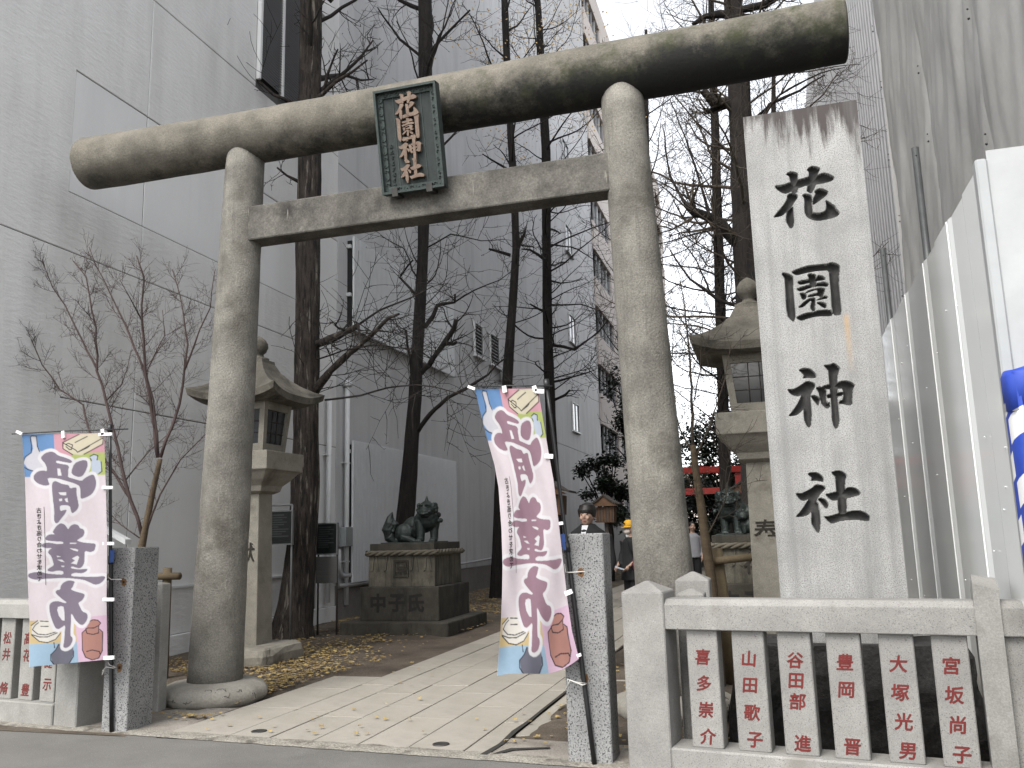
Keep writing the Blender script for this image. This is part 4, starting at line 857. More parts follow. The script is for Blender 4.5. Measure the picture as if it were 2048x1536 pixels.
# small windows
def window(y0, y1, z0, z1, louver=False):
    m = MB(); m.box((WX - .01, y0, z0), (WX + .003, y1, z1)); wdw = obj('window', m, 'dark_void' if louver else 'glass', bld, True)
    for a, c in (((y0 - .05, z0), (y0, z1)), ((y1, z0), (y1 + .05, z1)), ((y0 - .05, z1), (y1 + .05, z1 + .05)), ((y0 - .05, z0 - .06), (y1 + .05, z0))):
        q = MB(); q.box((WX - .005, a[0], a[1]), (WX + .05, c[0], c[1])); obj('frame', q, 'white_metal', wdw, True)
    q = MB(); q.box((WX, y0 - .12, z0 - .10), (WX + .11, y1 + .12, z0 - .06)); obj('sill', q, 'white_metal', wdw, True)
    if louver:
        for k in range(9):
            z = z0 + (z1 - z0) * (k + .5) / 9; q = MB(); q.add([(WX + .005, y0, z + .03), (WX + .005, y1, z + .03), (WX + .05, y1, z - .03), (WX + .05, y0, z - .03)], [(0, 1, 2, 3)]); obj('slat', q, 'louver_metal', wdw, True)
    else:
        q = MB(); q.box((WX, (y0 + y1) / 2 - .03, z0), (WX + .03, (y0 + y1) / 2 + .03, z1)); obj('mullion', q, 'white_metal', wdw, True)
window(23.4, 24.1, 6.75, 7.68, True); window(24.9, 25.75, 6.75, 7.68, True)
window(36.4, 37.7, 9.9, 11.1); window(36.4, 37.7, 5.9, 7.1); window(36.4, 37.7, 14.1, 15.3); window(36.4, 37.7, 18.3, 19.5)
m = MB(); m.ball((WX + .06, 26.0, 6.55), (.12, .26, .32), 14); v_ = obj('oval_vent', m, 'louver_metal', bld, True)
# ------------------------------------------------------------------ pink tiled building further on
PXF = -7.9
pk = thing('tiled_building', 'pale pink tiled building with window bands beyond the grey building', 'building', (PXF, 43.05, 0))
m = MB(); m.box((PXF - 12, 43.05, -.1), (PXF - .25, 78, 33)); obj('wall', m, 'dark_void', pk, True)
zf = [6.89 + 3.115 * k for k in range(-1, 9)]
for k, zt in enumerate(zf):
    z0, z1 = zt, zt + 1.62                                                # spandrel above each window band
    m = MB(); m.cbox((PXF - .3, 43.05, z0), (PXF, 78, z1 - .02), .02); obj('tile_band', m, 'pink_tile', pk, True)
    for q in range(8):
        y0 = 44.0 + q * 5.0; 
        m = MB(); m.box((PXF - .28, y0 - 1.0 if q else 43.3, zt - 1.5), (PXF - .01, y0, zt)); 
        if q: obj('pier', m, 'pink_tile', pk, True)
        if q < 4:
            m = MB(); m.box((PXF - .24, y0, zt - 1.5), (PXF - .2, y0 + 4.0, zt)); wd_ = obj('window', m, 'glass', pk, True)
            for r in range(5):
                y = y0 + r * 1.0; n_ = MB(); n_.box((PXF - .2, y - .045, zt - 1.5), (PXF - .10, y + .045, zt)); obj('mullion', n_, 'white_metal' if r % 2 else 'louver_metal', wd_, True)
            for r in (1, 3):
                n_ = MB(); n_.box((PXF - .2, y0 + r * 1.0 + .1, zt - 1.45), (PXF - .19, y0 + r * 1.0 + .45, zt - .05)); obj('blind', n_, 'curtain', wd_, True)
# ------------------------------------------------------------------ right: covered scaffolding and site hoarding
TX = 2.25
tp = thing('scaffold_sheet', 'tall grey tarpaulin covering the scaffolding behind the white hoarding', 'tarpaulin', (TX, 5.6, 0))
def tarp_x(y, z):
    s = y * .95 + z * .30
    cr = sum(a * math.exp(-((y - y0 - (z - 6) * k) / w_) ** 2) for y0, k, w_, a in ((7.4, -.28, .10, .05), (8.1, -.22, .14, -.05), (9.3, -.34, .10, .06), (9.9, -.26, .2, -.06), (10.9, -.30, .12, .06), (11.6, -.18, .16, -.05), (12.6, -.32, .12, .06), (13.4, -.24, .2, -.05), (14.4, -.3, .15, .06)))
    return cr * (.6 + .4 * math.sin(z * .9 + y)) + 0.085 * fbm(s * 1.0, (y - z) * .18, 1.0, 5) + 0.03 * abs(math.sin(y * 1.05 + .35 * z)) ** 6 * math.sin(z * .45 + y) + .035 * abs(fbm(s * 2.1, (z - y * .3) * .25, 3.0, 4))
yb_ = [5.6 + 2.9 * k for k in range(4)]; zb_ = [1.0, 5.6, 10.0, 14.6]
for i in range(len(yb_) - 1):
    for j in range(len(zb_) - 1):
        n1, n2 = 64, 90; m = MB(); y0, y1, z0, z1 = yb_[i], yb_[i + 1], zb_[j], zb_[j + 1]
        for a in range(n2 + 1):
            for c in range(n1 + 1):
                y = y0 + (y1 - y0) * c / n1; z = z0 + (z1 - z0) * a / n2; sm_ = min(abs(y - q) for q in yb_); pin = .03 * math.exp(-sm_ * 9)
                m.v.append((TX + tarp_x(y, z) + pin , y, z))
        for a in range(n2):
            for c in range(n1): m.f.append((a * (n1 + 1) + c, (a + 1) * (n1 + 1) + c, (a + 1) * (n1 + 1) + c + 1, a * (n1 + 1) + c + 1)); m.m.append(0); m.sm.append(True)
        obj('sheet', m, 'tarp', tp, True)
m = MB(); m.box((TX + .45, 5.9, -.1), (TX + 12, 14.2, 14.3)); obj('building_core', m, 'wall_backing', tp, True)
for i in range(1, 4):
    m = MB()
    for k in range(9): z = 3.9 + k * 1.15 + .1 * math.sin(k * 3 + i); m.ball((TX + tarp_x(yb_[i], z) - .02, yb_[i] + .03, z), .013, 6); m.ball((TX + tarp_x(yb_[i], z) - .02, yb_[i] + .03, z + .1), .010, 6)
    obj('eyelet', m, 'pole_black', tp, True, kind='stuff')
# end face of the sheeting and the pleated grey building behind it
m = MB()
for a in range(61):
    for c in range(25): x = TX + .02 + .45 * c / 24 * 10; z = 1.0 + 13.6 * a / 60; m.v.append((x, 14.3 + .05 * math.sin(x * 3 + z), z))
for a in range(60):
    for c in range(24): m.f.append((a * 25 + c, a * 25 + c + 1, (a + 1) * 25 + c + 1, (a + 1) * 25 + c)); m.m.append(0); m.sm.append(True)
obj('sheet', m, 'tarp', tp, True)
pb_ = thing('pleated_building', 'blue-grey ribbed metal clad building beyond the tarpaulin, behind the name pillar top', 'building', (2.9, 16.5, 0))
m = MB(); m.box((3.02, 16.5, -.1), (12, 56, 20.5)); obj('wall', m, 'wall_backing', pb_, True)
for k in range(20):
    m = MB(); y0 = 16.5 + k * 1.97; pr = []
    for q in range(5):
        for dy, dx in ((0, .0), (.17, 0), (.22, .07), (.34, .07)): pr.append((y0 + q * .394 + dy, dx))
    pr.append((y0 + 1.965, 0)); n = len(pr); m.add([(2.9 + dx, y, .0) for y, dx in pr] + [(2.9 + dx, y, 20.6) for y, dx in pr], [(i + 1, i, n + i, n + i + 1) for i in range(n - 1)]); obj('cladding_panel', m, 'louver_metal', pb_, True)
HX, HY, HZ = 1.30, 5.23, 3.53
hd = thing('site_hoarding', 'glossy white ribbed steel hoarding around the building site at right', 'hoarding', (HX, HY, 0))
def ribs(y0, y1):
    # trapezoid ribs, profile runs along y, offset in x (negative = towards the path)
    pr = []; y = y0; W = .98
    while y < y1 - .01:
        for dy, dx in ((0, 0), (.46, 0), (.52, .012), (.86, .012), (.93, 0)):
            if y + dy <= y1 + .001: pr.append((y + dy, dx))
        y += W
    pr.append((y1, 0)); return pr
for k in range(14):
    y0, y1 = HY + .06 + k * .98, HY + .06 + (k + 1) * .98; pr = ribs(y0, y1); m = MB()
    lo = [(HX + dx, y, .12) for y, dx in pr]; hi = [(HX + dx, y, HZ + rng.uniform(-.004, .004)) for y, dx in pr]; n = len(pr)
    m.add(lo + hi, [(i + 1, i, n + i, n + i + 1) for i in range(n - 1)])
    o = obj('panel', m, 'hoarding', hd, True); sd = o.modifiers.new('t', 'SOLIDIFY'); sd.thickness = .003
    q = MB(); q.cbox((HX - .006, y1 - .012, .1), (HX + .006, y1 + .012, HZ), .002); obj('joint_strip', q, 'hoarding', hd, True)
m = MB(); m.cbox((HX - .035, HY - .02, .05), (HX + .03, HY + .06, HZ + .01), .01); obj('corner_trim', m, 'hoarding_trim', hd, True)
m = MB(); m.box((HX + .03, HY - .004, .10), (HX + 4, HY + .004, HZ + .06)); obj('front_panel', m, 'clear_panel', hd, True)
m = MB(); r2 = random.Random(9)
for k in range(26):
    y = HY + r2.uniform(.2, 6); m.ball((HX - .003, y, r2.uniform(.5, 3.3)), .006, 6)
obj('rivet', m, 'white_metal', hd, True, kind='stuff')
for px, py, yy in ((1830, 296, 0), (1765, 498, 0)):
    p = PX(px, py, 1.58); t = MB(); t.lathe((0, 0, 0), [(.0, 0), (.034, 0), (.034, p.z), (.028, p.z), (.028, p.z - .05), (0, p.z - .05)], 16)
    o = obj('scaffold_pole', t, 'scaffold_pipe', None, loc=(1.58, p.y, 0)); tag(o, 'nearer, taller grey steel scaffold pipe above the white hoarding' if px > 1800 else 'farther, shorter grey steel scaffold pipe beside the name pillar', 'pipe', 'scaffold pipes')
    q = MB(); q.lathe((0, 0, 0), [(0, 0), (.006, 0), (.006, .003), (0, .003)], 8, axis='y'); obj('pin_hole', q, 'dark_void', o, loc=(-.004, -.037, p.z - .09))
# blue and white striped pad wrapped round a post in front of the hoarding
pd_ = thing('pole_cover', 'blue and white striped padded cover standing against the hoarding corner', 'pole cover', (1.40, 5.02, 0))
m = MB(); loops = []
for k in range(60):
    z = 2.26 * k / 59; l = []
    for i in range(40):
        a = 2 * math.pi * i / 40; e = .55; r = .175 + .006 * fbm(math.cos(a) * 2, math.sin(a) * 2, z * 1.2)
        l.append((math.copysign(abs(math.cos(a)) ** e, math.cos(a)) * r * 1.0, math.copysign(abs(math.sin(a)) ** e, math.sin(a)) * r * .75, z))
    loops.append(l)
m.loft(loops, smooth=True); bevel(obj('pad', m, 'pad_cover', pd_), .01, 2, 50)
m = MB(); loops = []
for z, g in ((2.06, 1.04), (2.24, 1.045), (2.275, .96), (2.262, .7)):
    loops.append([(math.copysign(abs(math.cos(a)) ** .55, math.cos(a)) * .175 * g + .004 * math.sin(5 * a), math.copysign(abs(math.sin(a)) ** .55, math.sin(a)) * .131 * g, z + .008 * math.sin(3 * a)) for a in [2 * math.pi * i / 40 for i in range(40)]])
m.loft(loops, smooth=True); obj('folded_top', m, 'pad_cover', pd_)

# ------------------------------------------------------------------ stone lanterns
def lantern(label, cx, cy, dz, ch):
    t = thing('stone_lantern', label, 'stone lantern', (cx, cy, 0), 0, 'pair of stone lanterns'); r2 = random.Random(int(cx * 10))
    m = MB(); nn = 44; loops = []
    for z, s in ((-.06, .50), (.05, .51), (.12, .50), (.19 + dz, .48), (.215 + dz, .44), (.22 + dz, .2)):
        l = []
        for i in range(nn):
            a = 2 * math.pi * i / nn; e = .22; x = math.copysign(abs(math.cos(a)) ** e, math.cos(a)) * s; y = math.copysign(abs(math.sin(a)) ** e, math.sin(a)) * s
            q = 1 + .07 * fbm(x * 7 + cx, y * 7, z * 5) * (1 if z < .2 else .3); l.append((x * q, y * q, z))
        loops.append(l)
    m.loft(loops); obj('base_stone', m, 'lantern_stone', t)
    m = MB(); m.frus(0, 0, [(.20 + dz, .185, .185), (1.2 + dz, .168, .168), (2.13 + dz, .158, .158)]); bevel(obj('shaft', m, 'lantern_stone', t), .012)
    m = MB(); m.frus(0, 0, [(2.10 + dz, .17, .17), (2.13 + dz, .23, .23), (2.20 + dz, .25, .25), (2.28 + dz, .33, .33), (2.36 + dz, .39, .39), (2.38 + dz, .41, .41), (2.395 + dz, .435, .435), (2.63 + dz, .44, .44)]); bevel(obj('platform', m, 'lantern_stone', t), .008)
    # fire box: four corner posts, sills, and dark panes
    z0, z1 = 2.63 + dz, 3.28 + dz; h0, h1 = .265, .325
    fbx = MB(); fbx.frus(0, 0, [(z0, h0 - .05, h0 - .05), (z1, h1 - .05, h1 - .05)]); fb = obj('fire_box', fbx, 'dark_void', t)
    for sx in (-1, 1):
        for sy in (-1, 1):
            q = MB(); L = lambda h, z: [(sx * h, sy * h, z), (sx * (h - .075), sy * h, z), (sx * (h - .075), sy * (h - .075), z), (sx * h, sy * (h - .075), z)]
            q.loft([L(h0, z0), L(h1, z1)] if sx * sy > 0 else [L(h0, z0)[::-1], L(h1, z1)[::-1]]); obj('corner_post', q, 'lantern_stone', fb)
    for k in range(4):
        M4 = Matrix.Rotation(k * math.pi / 2, 4, 'Z')
        for za, zb in ((z0 + .001, z0 + .11), (z1 - .1, z1 - .001)):
            ha = h0 + (h1 - h0) * (za - z0) / (z1 - z0); hb = h0 + (h1 - h0) * (zb - z0) / (z1 - z0); q = MB()
            q.loft([[(-ha + .074, -ha + .004, za), (ha - .074, -ha + .004, za), (ha - .074, -ha + .06, za), (-ha + .074, -ha + .06, za)], [(-hb + .074, -hb + .004, zb), (hb - .074, -hb + .004, zb), (hb - .074, -hb + .06, zb), (-hb + .074, -hb + .06, zb)]])
            obj('rail', q.xf(M4), 'lantern_stone', fb)
        q = MB(); za, zb = z0 + .11, z1 - .1; ha = h0 + .012; hb = h1 - .012
        q.add([(-ha + .07, -ha + .035, za), (ha - .07, -ha + .035, za), (hb - .07, -hb + .035, zb), (-hb + .07, -hb + .035, zb)], [(0, 1, 2, 3)]); obj('pane', q.xf(M4), 'glass', fb)
        q = MB(); hm = (ha + hb) / 2
        for xx in (-.06, .06): q.tube([(xx, -ha + .03, za), (xx, -hb + .03, zb)], .006, 4)
        for f in (.33, .66): q.tube([(-hm + .07, -(ha + (hb - ha) * f) + .03, za + (zb - za) * f), (hm - .07, -(ha + (hb - ha) * f) + .03, za + (zb - za) * f)], .006, 4)
        obj('grille', q.xf(M4), 'leg_brown', fb, kind='stuff')
    # swept hip roof
    m = MB(); n = 10; loops = []
    def sq(h, z, lift, inset=0.0):
        l = []
        for k in range(4):
            for i in range(n):
                s = -1 + 2 * i / n; x, y = s * h, -h; d_ = abs(s) ** 3; p = Vector((x * (1 + .05 * d_), y * (1 + .05 * d_), z + lift * d_)); p.rotate(Matrix.Rotation(k * math.pi / 2, 3, 'Z')); l.append(tuple(p))
        return l
    zr = 3.28 + dz
    m.loft([sq(.30, zr, 0), sq(.36, zr + .0, 0.0), sq(.44, zr - .015, .02), sq(.60, zr + .0, .10), sq(.615, zr + .085, .10), sq(.52, zr + .155, .055), sq(.40, zr + .245, .03), sq(.29, zr + .345, .015), sq(.205, zr + .45, .0), (sq(.15, zr + .56, .0)), sq(.145, zr + .60, 0)])
    obj('roof', m, 'lantern_roof', t)
    m = MB(); m.lathe((0, 0, zr + .60), [(.0, -.01), (.14, -.01), (.14, .03), (.075, .05), (.065, .09), (.10, .12), (.125, .18), (.12, .235), (.085, .29), (.04, .325), (0, .345)], 24); obj('jewel', m, 'lantern_roof', t)
    m = text_mb(ch, .26, (0, -.1725, 1.36 + dz), (1, 0, 0), (0, 0, 1), .3, .0015, .003); obj('carved_character', m, 'carved_brown', t)
    return t
lantern('stone lantern with swept roof, half hidden behind the left torii pillar', -6.45, 9.9, 0.0, '献')
lantern('stone lantern with swept roof, half hidden behind the carved name pillar', -0.07, 9.9, 0.10, '奉')

# ------------------------------------------------------------------ guardian lion-dogs on pedestals
def remesh(o, vox=.012, smooth=3):
    m = o.modifiers.new('r', 'REMESH'); m.mode = 'VOXEL'; m.voxel_size = vox; m.use_smooth_shade = True
    if smooth: q = o.modifiers.new('s', 'SMOOTH'); q.iterations = smooth; q.factor = .5
    return o
def pedestal(label, xc, yf, ch, lower):
    t = thing('statue_pedestal', label, 'pedestal', (xc, yf + .95, 0))
    m = MB(); m.cbox((-.92, -.95, -.05), (.92, .95, .19), .015); obj('step', m, 'pedestal', t)
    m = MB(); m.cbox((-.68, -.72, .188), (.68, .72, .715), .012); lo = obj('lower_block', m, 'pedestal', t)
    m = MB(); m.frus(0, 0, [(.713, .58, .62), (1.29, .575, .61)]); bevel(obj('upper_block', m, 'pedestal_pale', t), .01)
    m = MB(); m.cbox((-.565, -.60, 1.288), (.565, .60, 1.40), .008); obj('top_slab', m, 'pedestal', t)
    # twisted rope carved round the top
    m = MB(); a, c = .60, .635; P = []
    for (x0, y0), (x1, y1) in zip(((-a, -c), (a, -c), (a, c), (-a, c)), ((a, -c), (a, c), (-a, c), (-a, -c))):
        n = 26
        for k in range(n): P.append((x0 + (x1 - x0) * k / n, y0 + (y1 - y0) * k / n))
    N_ = len(P)
    for st in range(3):
        Q = []
        for k in range(N_ + 1):
            x, y = P[k % N_]; ph = k * .72 + st * 2.094; nx_, ny_ = (0, -1) if abs(y + c) < 1e-6 else (1, 0) if abs(x - a) < 1e-6 else (0, 1) if abs(y - c) < 1e-6 else (-1, 0)
            Q.append((x + nx_ * .022 * math.cos(ph), y + ny_ * .022 * math.cos(ph), 1.245 + .026 * math.sin(ph)))
        m.tube(Q, .026, 7, caps=False)
    obj('rope', m, 'rope_stone', t)
    # hanging straw tufts and paper folds below the rope
    m = MB()
    for k in range(5):
        x = -.46 + k * .23
        if k == 2: continue
        for s in (-1, 1):
            m.loft([[(x + s * .012, -.626, 1.20), (x + s * .035, -.626, 1.20), (x + s * .035, -.61, 1.20), (x + s * .012, -.61, 1.20)], [(x + s * .03, -.634, .98), (x + s * .075, -.634, .955), (x + s * .075, -.612, .955), (x + s * .03, -.612, .98)]] if s > 0 else [[(x + s * .035, -.626, 1.20), (x + s * .012, -.626, 1.20), (x + s * .012, -.61, 1.20), (x + s * .035, -.61, 1.20)], [(x + s * .075, -.634, .955), (x + s * .03, -.634, .98), (x + s * .03, -.612, .98), (x + s * .075, -.612, .955)]])
    obj('tassel', m, 'pedestal_pale', t, kind='stuff')
    m = text_mb(ch, .30, (0, -.629, 1.0), (1, 0, 0), (0, 0, 1), .3, .006, .006); obj('carved_character', m, 'carved_brown', t)
    for k, c_ in enumerate(lower):
        m = text_mb(c_, .30, (-.36 + k * .33, -.7215, .47), (1, 0, 0), (0, 0, 1), .3, .0015, .012); obj('carved_character', m, 'carved_dark', lo)
    return t
def lion(label, xc, yc, z, mirror=False, cub=False):
    t = thing('lion_dog_statue', label, 'statue', (xc, yc, z)); r2 = random.Random(4); m = MB(); s = -1 if mirror else 1
    def B(c, r, n=12): m.ball((c[0] * s, c[1], c[2]), r, n)
    def T(p, r, n=8): m.tube([(x * s, y, zz) for x, y, zz in p], r, n)
    B((-.12, .05, .17), (.24, .18, .17)); B((-.15, -.08, .16), (.17, .11, .16)); B((-.15, .16, .15), (.15, .09, .14)); B((.0, .03, .27), (.22, .16, .17)); B((.17, .0, .34), (.18, .17, .19)); B((.25, -.04, .37), (.18, .15, .17)); B((.25, -.10, .42), (.16, .10, .12)); B((-.05, .03, .29), (.15, .09, .10))
    for (x, y) in ((.15, -.10), (.34, .02)):                              # front legs and paws
        T([(x - .01, y + .03, .34), (x, y, .2), (x + .005, y - .01, .05)], [.105, .074, .066], 10); B((x + .005, y - .045, .035), (.075, .085, .046), 10)
        for k in range(3): B((x - .035 + k * .038, y - .11, .025), .023, 7)
    T([(-.16, -.12, .10), (-.02, -.13, .05), (.06, -.14, .035)], [.075, .05, .04]); B((.05, -.15, .03), (.07, .04, .033), 8); T([(-.14, .2, .10), (.05, .22, .04)], [.07, .045])
    B((.27, -.12, .54), (.155, .14, .13), 16); B((.27, -.235, .505), (.092, .065, .06), 12); B((.27, -.275, .53), (.036, .026, .022), 8); T([(.19, -.255, .475), (.27, -.285, .46), (.35, -.255, .475)], .022, 7); B((.27, -.21, .435), (.085, .055, .028), 10)
    for k in (-1, 1):
        B((.27 + k * .062, -.225, .578), (.036, .03, .026), 8); T([(.27 + k * .02, -.25, .602), (.27 + k * .06, -.255, .617), (.27 + k * .10, -.225, .60)], .019, 6); B((.27 + k * .145, -.10, .60), (.045, .035, .05), 8); B((.27 + k * .10, -.235, .50), (.03, .03, .03), 7)
    T([(.27, -.12, .63), (.27, -.12, .69), (.275, -.12, .76)], [.055, .03, .008], 8); B((.27, -.12, .645), (.08, .07, .035), 10)
    for k in range(34):                                                    # curls of the mane
        a = r2.uniform(0, 6.283); h_ = r2.uniform(-.18, .10); rr = .175 + .05 * (h_ < -.05); y = -.06 + math.sin(a) * rr * .7
        if y > -.16: B((.26 + math.cos(a) * rr, y, .52 + h_), r2.uniform(.028, .048), 6)
    for k in range(5):
        x = .16 - k * .055; T([(x + .05, -.11 + .01 * k, .47 - k * .035), (x, -.125 + .01 * k, .40 - k * .04), (x - .03, -.12, .33 - k * .03)], [.028, .024, .012], 6)
    for k in range(7): B((.1 - k * .045, .03, .40 - k * .022), (.03, .028, .034), 7)
    T([(-.27, .05, .06), (-.36, .02, .03), (-.44, .0, .10), (-.47, 0, .22), (-.43, 0, .34), (-.44, 0, .43), (-.40, 0, .52)], [.07, .08, .105, .12, .105, .06, .008], 10)
    for k in range(9): a = k * .9; B((-.44 + .075 * math.cos(a), -.05, .2 + .016 * k + .045 * math.sin(a)), .033, 7)
    T([(-.36, .0, .24), (-.33, -.02, .32), (-.37, -.02, .38)], [.05, .05, .02], 8)
    if cub:
        B((.0, -.22, .12), (.13, .10, .12)); B((.07, -.27, .27), (.085, .08, .075), 12); B((.07, -.335, .25), (.05, .04, .035), 8); T([(.05, -.28, .15), (.06, -.29, .02)], [.05, .035]); T([(-.06, -.26, .12), (-.05, -.29, .02)], [.05, .035])
        for k in range(8): a = k * .8; B((.07 + .085 * math.cos(a), -.25, .27 + .08 * math.sin(a)), .024, 6)
    o = obj('figure', m, 'bronze', t); remesh(o, .008, 0)
    m = MB(); m.cbox((-.48, -.3, -.0), (.48, .3, .016), .004); obj('plate', m, 'bronze', t); return t
pL = (-5.76, 12.9); pR = (-0.30, 12.9)
pedestal('dark mossy stepped pedestal under the lion-dog beside the left wall', pL[0] - .02, 12.72, '園', '中子氏')
lion('bronze lion-dog with curled tail, head turned to the street, on the left pedestal', pL[0] + .05, 13.45, 1.40)
pedestal('dark mossy stepped pedestal seen between the right pillar and lantern', pR[0], 12.72, '花', '中子氏')
lion('bronze lion-dog with a cub between its paws, on the right pedestal', pR[0] - .03, 13.40, 1.40, True, True)

# ------------------------------------------------------------------ notice boards, log rails, odd bits
def board(label, cx, y, w_, z0, z1, legs, lower=None, rail=False):
    t = thing('notice_board', label, 'notice board', (cx, y, 0)); m = MB(); m.box((-w_ / 2, 0, z0), (w_ / 2, .03, z1)); p = obj('panel', m, 'sign_black', t)
    for a, c in (((-w_ / 2 - .02, z0 - .02), (-w_ / 2, z1 + .02)), ((w_ / 2, z0 - .02), (w_ / 2 + .02, z1 + .02)), ((-w_ / 2, z1), (w_ / 2, z1 + .02)), ((-w_ / 2, z0 - .02), (w_ / 2, z0))):
        q = MB(); q.box((a[0], -.008, a[1]), (c[0], .038, c[1])); obj('frame_bar', q, 'sign_frame', p)
    q = MB(); n = int((z1 - z0 - .1) / .035); r2 = random.Random(int(cx * 7))
    for k in range(n): zz = z1 - .06 - k * .035; q.box((-w_ / 2 + .03, -.002, zz), (w_ / 2 - .03 - r2.uniform(0, w_ * .35), -.0005, zz + (.014 if k else .02)))
    obj('small_print', q, 'sign_text', p, kind='stuff')
    for x in legs: q = MB(); q.tube([(x, .045, -.02), (x, .045, z1 + (.10 if rail else .02))], .016, 8); obj('leg', q, 'sign_frame' if rail else 'leg_brown', t)
    if rail: q = MB(); q.tube([(legs[0], .045, z1 + .10), (legs[-1], .045, z1 + .10)], .016, 8); obj('top_rail', q, 'sign_frame', t)
    if lower: q = MB(); q.box((-w_ / 2 - .01, .0, lower[0]), (w_ / 2 + .01, .03, lower[1])); obj('lower_panel', q, 'board_grey', t)
board('black framed notice board on steel legs beside the left lantern', -7.27, 11.7, .58, 1.45, 1.93, (-.27, .27), rail=True)
board('narrow black notice board with a grey plate below, by the big tree', -6.96, 12.75, .36, 1.27, 1.74, (-.17, .17), lower=(.80, 1.22))
lg = thing('log_rail', 'short round-log railing behind the left gatepost', 'railing', (-6.74, 8.6, 0))
m = MB(); m.tube([(0, 0, -.05), (0, 0, .6), (.0, 0, 1.22)], [.055, .053, .05], 12); obj('log_post', m, 'log', lg)
m = MB(); m.tube([(-1.3, .02, 1.13), (.22, -.07, 1.13)], .042, 12); obj('log_bar', m, 'log', lg)
lg = thing('log_rail', 'yellowish log stake and crossbar propping the thin tree at right', 'tree stake', (-0.52, 9.1, 0))
m = MB(); m.tube([(.02, 0, -.05), (0, 0, .7), (-.04, 0, 1.30)], [.06, .058, .055], 12); obj('log_post', m, 'log', lg)
m = MB(); m.tube([(-.14, -.09, 1.17), (.3, -.07, 1.21)], .038, 12); obj('log_bar', m, 'log', lg)
m = MB(); m.loft([[(-7.95, 8.7, 1.75), (-7.95, 8.8, 1.75), (-7.95, 8.8, 1.80), (-7.95, 8.7, 1.80)], [(-7.22, 8.45, 1.50), (-7.22, 8.55, 1.50), (-7.22, 8.55, 1.56), (-7.22, 8.45, 1.56)]])
based('sloping_beam', m, 'white_metal', (-7.6, 8.6, 1.5), label='short white sloping metal beam sticking out of the grey wall by the left banner', cat='beam')

# ------------------------------------------------------------------ trees
def wander(p, d, L, n, r2, jit=.25, up=.0):
    P = [Vector(p)]; d = Vector(d).normalized()
    for k in range(n):
        d = (d + Vector((r2.uniform(-jit, jit), r2.uniform(-jit, jit), r2.uniform(-jit, jit) + up))).normalized(); P.append(P[-1] + d * L / n)
    return P
def twigs(mb, P, r0, r2, per, L, lvl, up=.12, spread=1.0, rmin=.004, start=.15, jit=.22, spur=0.0):
    """side shoots along polyline P; they branch again while lvl > 0"""
    n = len(P) - 1
    cnt = max(1, int(per))
    for k in range(cnt):
        t = start + (1 - start) * (k + r2.random()) / cnt; i = min(n - 1, int(t * n)); f = t * n - i; p = P[i].lerp(P[i + 1], f); ax = (P[i + 1] - P[i]).normalized()
        q = Vector((r2.gauss(0, 1), r2.gauss(0, 1), r2.gauss(0, .7))); q = (q - ax * q.dot(ax)); q.normalize()
        d = ax * r2.uniform(.35, .9) + q * spread; l = L * r2.uniform(.45, 1.25) * (1.1 - .5 * t); rr = max(rmin, r0 * r2.uniform(.35, .6))
        Q = wander(p, d, l, 5 if lvl else 4, r2, jit, up * r2.uniform(-.3, 1.4)); mb.tube(Q, [rr * (1 - .72 * j / (len(Q) - 1)) if rr > rmin else rr * (1 - .4 * j / (len(Q) - 1)) for j in range(len(Q))], 4 if lvl else 3, caps=False)
        if spur and r2.random() < spur:
            for _ in range(2): s_ = Q[r2.randrange(1, len(Q))]; mb.tube([s_, s_ + Vector((r2.uniform(-1, 1), r2.uniform(-1, 1), r2.uniform(-.3, 1))).normalized() * .05], [rr * .8, rr * .5], 3, caps=False)
        if lvl: twigs(mb, Q, rr, r2, per * .55, L * .55, lvl - 1, up, spread, rmin, .1, jit, spur)
def bark_trunk(P, Rr, r2, n=44, ridge=.13, tilt=False):
    m = MB(); loops = []; ph = r2.uniform(0, 9); pts = []; rad = []
    for k in range(len(P) - 1):
        s = max(2, int((P[k + 1] - P[k]).length / .12))
        for j in range(s): pts.append(P[k].lerp(P[k + 1], j / s)); rad.append(Rr[k] + (Rr[k + 1] - Rr[k]) * j / s)
    pts.append(P[-1]); rad.append(Rr[-1])
    for p, r in zip(pts, rad):
        loops.append([(p.x + math.cos(a) * r * (1 + ridge * fbm(math.cos(a) * 5 + ph, math.sin(a) * 5, p.z * .7, 5)), p.y + math.sin(a) * r * (1 + ridge * fbm(math.cos(a) * 5 + ph, math.sin(a) * 5, p.z * .7, 5)), p.z) for a in [2 * math.pi * i / n for i in range(n)]])
    if tilt:                                                              # limbs run in any direction: rings square to the limb
        m2 = MB(); m2.tube(pts, rad, n); m2.v = [tuple(Vector(v) + Vector((1, 1, 1)).normalized() * 0 + (Vector(v) - pts[min(len(pts) - 1, i // n)]) * (ridge * fbm(v[0] * 9, v[1] * 9, v[2] * 9, 3))) for i, v in enumerate(m2.v)]; return m2
    m.loft(loops, smooth=True); return m
def px_line(pts, Y, dy=0.0, r2=None):
    n = len(pts); return [PY(x, y, Y + dy * k / max(1, n - 1)) for k, (x, y) in enumerate(pts)]
def fine_line(P, r2, seg=.25, jit=.02):
    out = []
    for k in range(len(P) - 1):
        s = max(1, int((P[k + 1] - P[k]).length / seg))
        for j in range(s): q = P[k].lerp(P[k + 1], j / s); out.append(q + (Vector((r2.uniform(-1, 1), r2.uniform(-1, 1), r2.uniform(-1, 1))) * jit if out else Vector()))
    out.append(P[-1]); return out
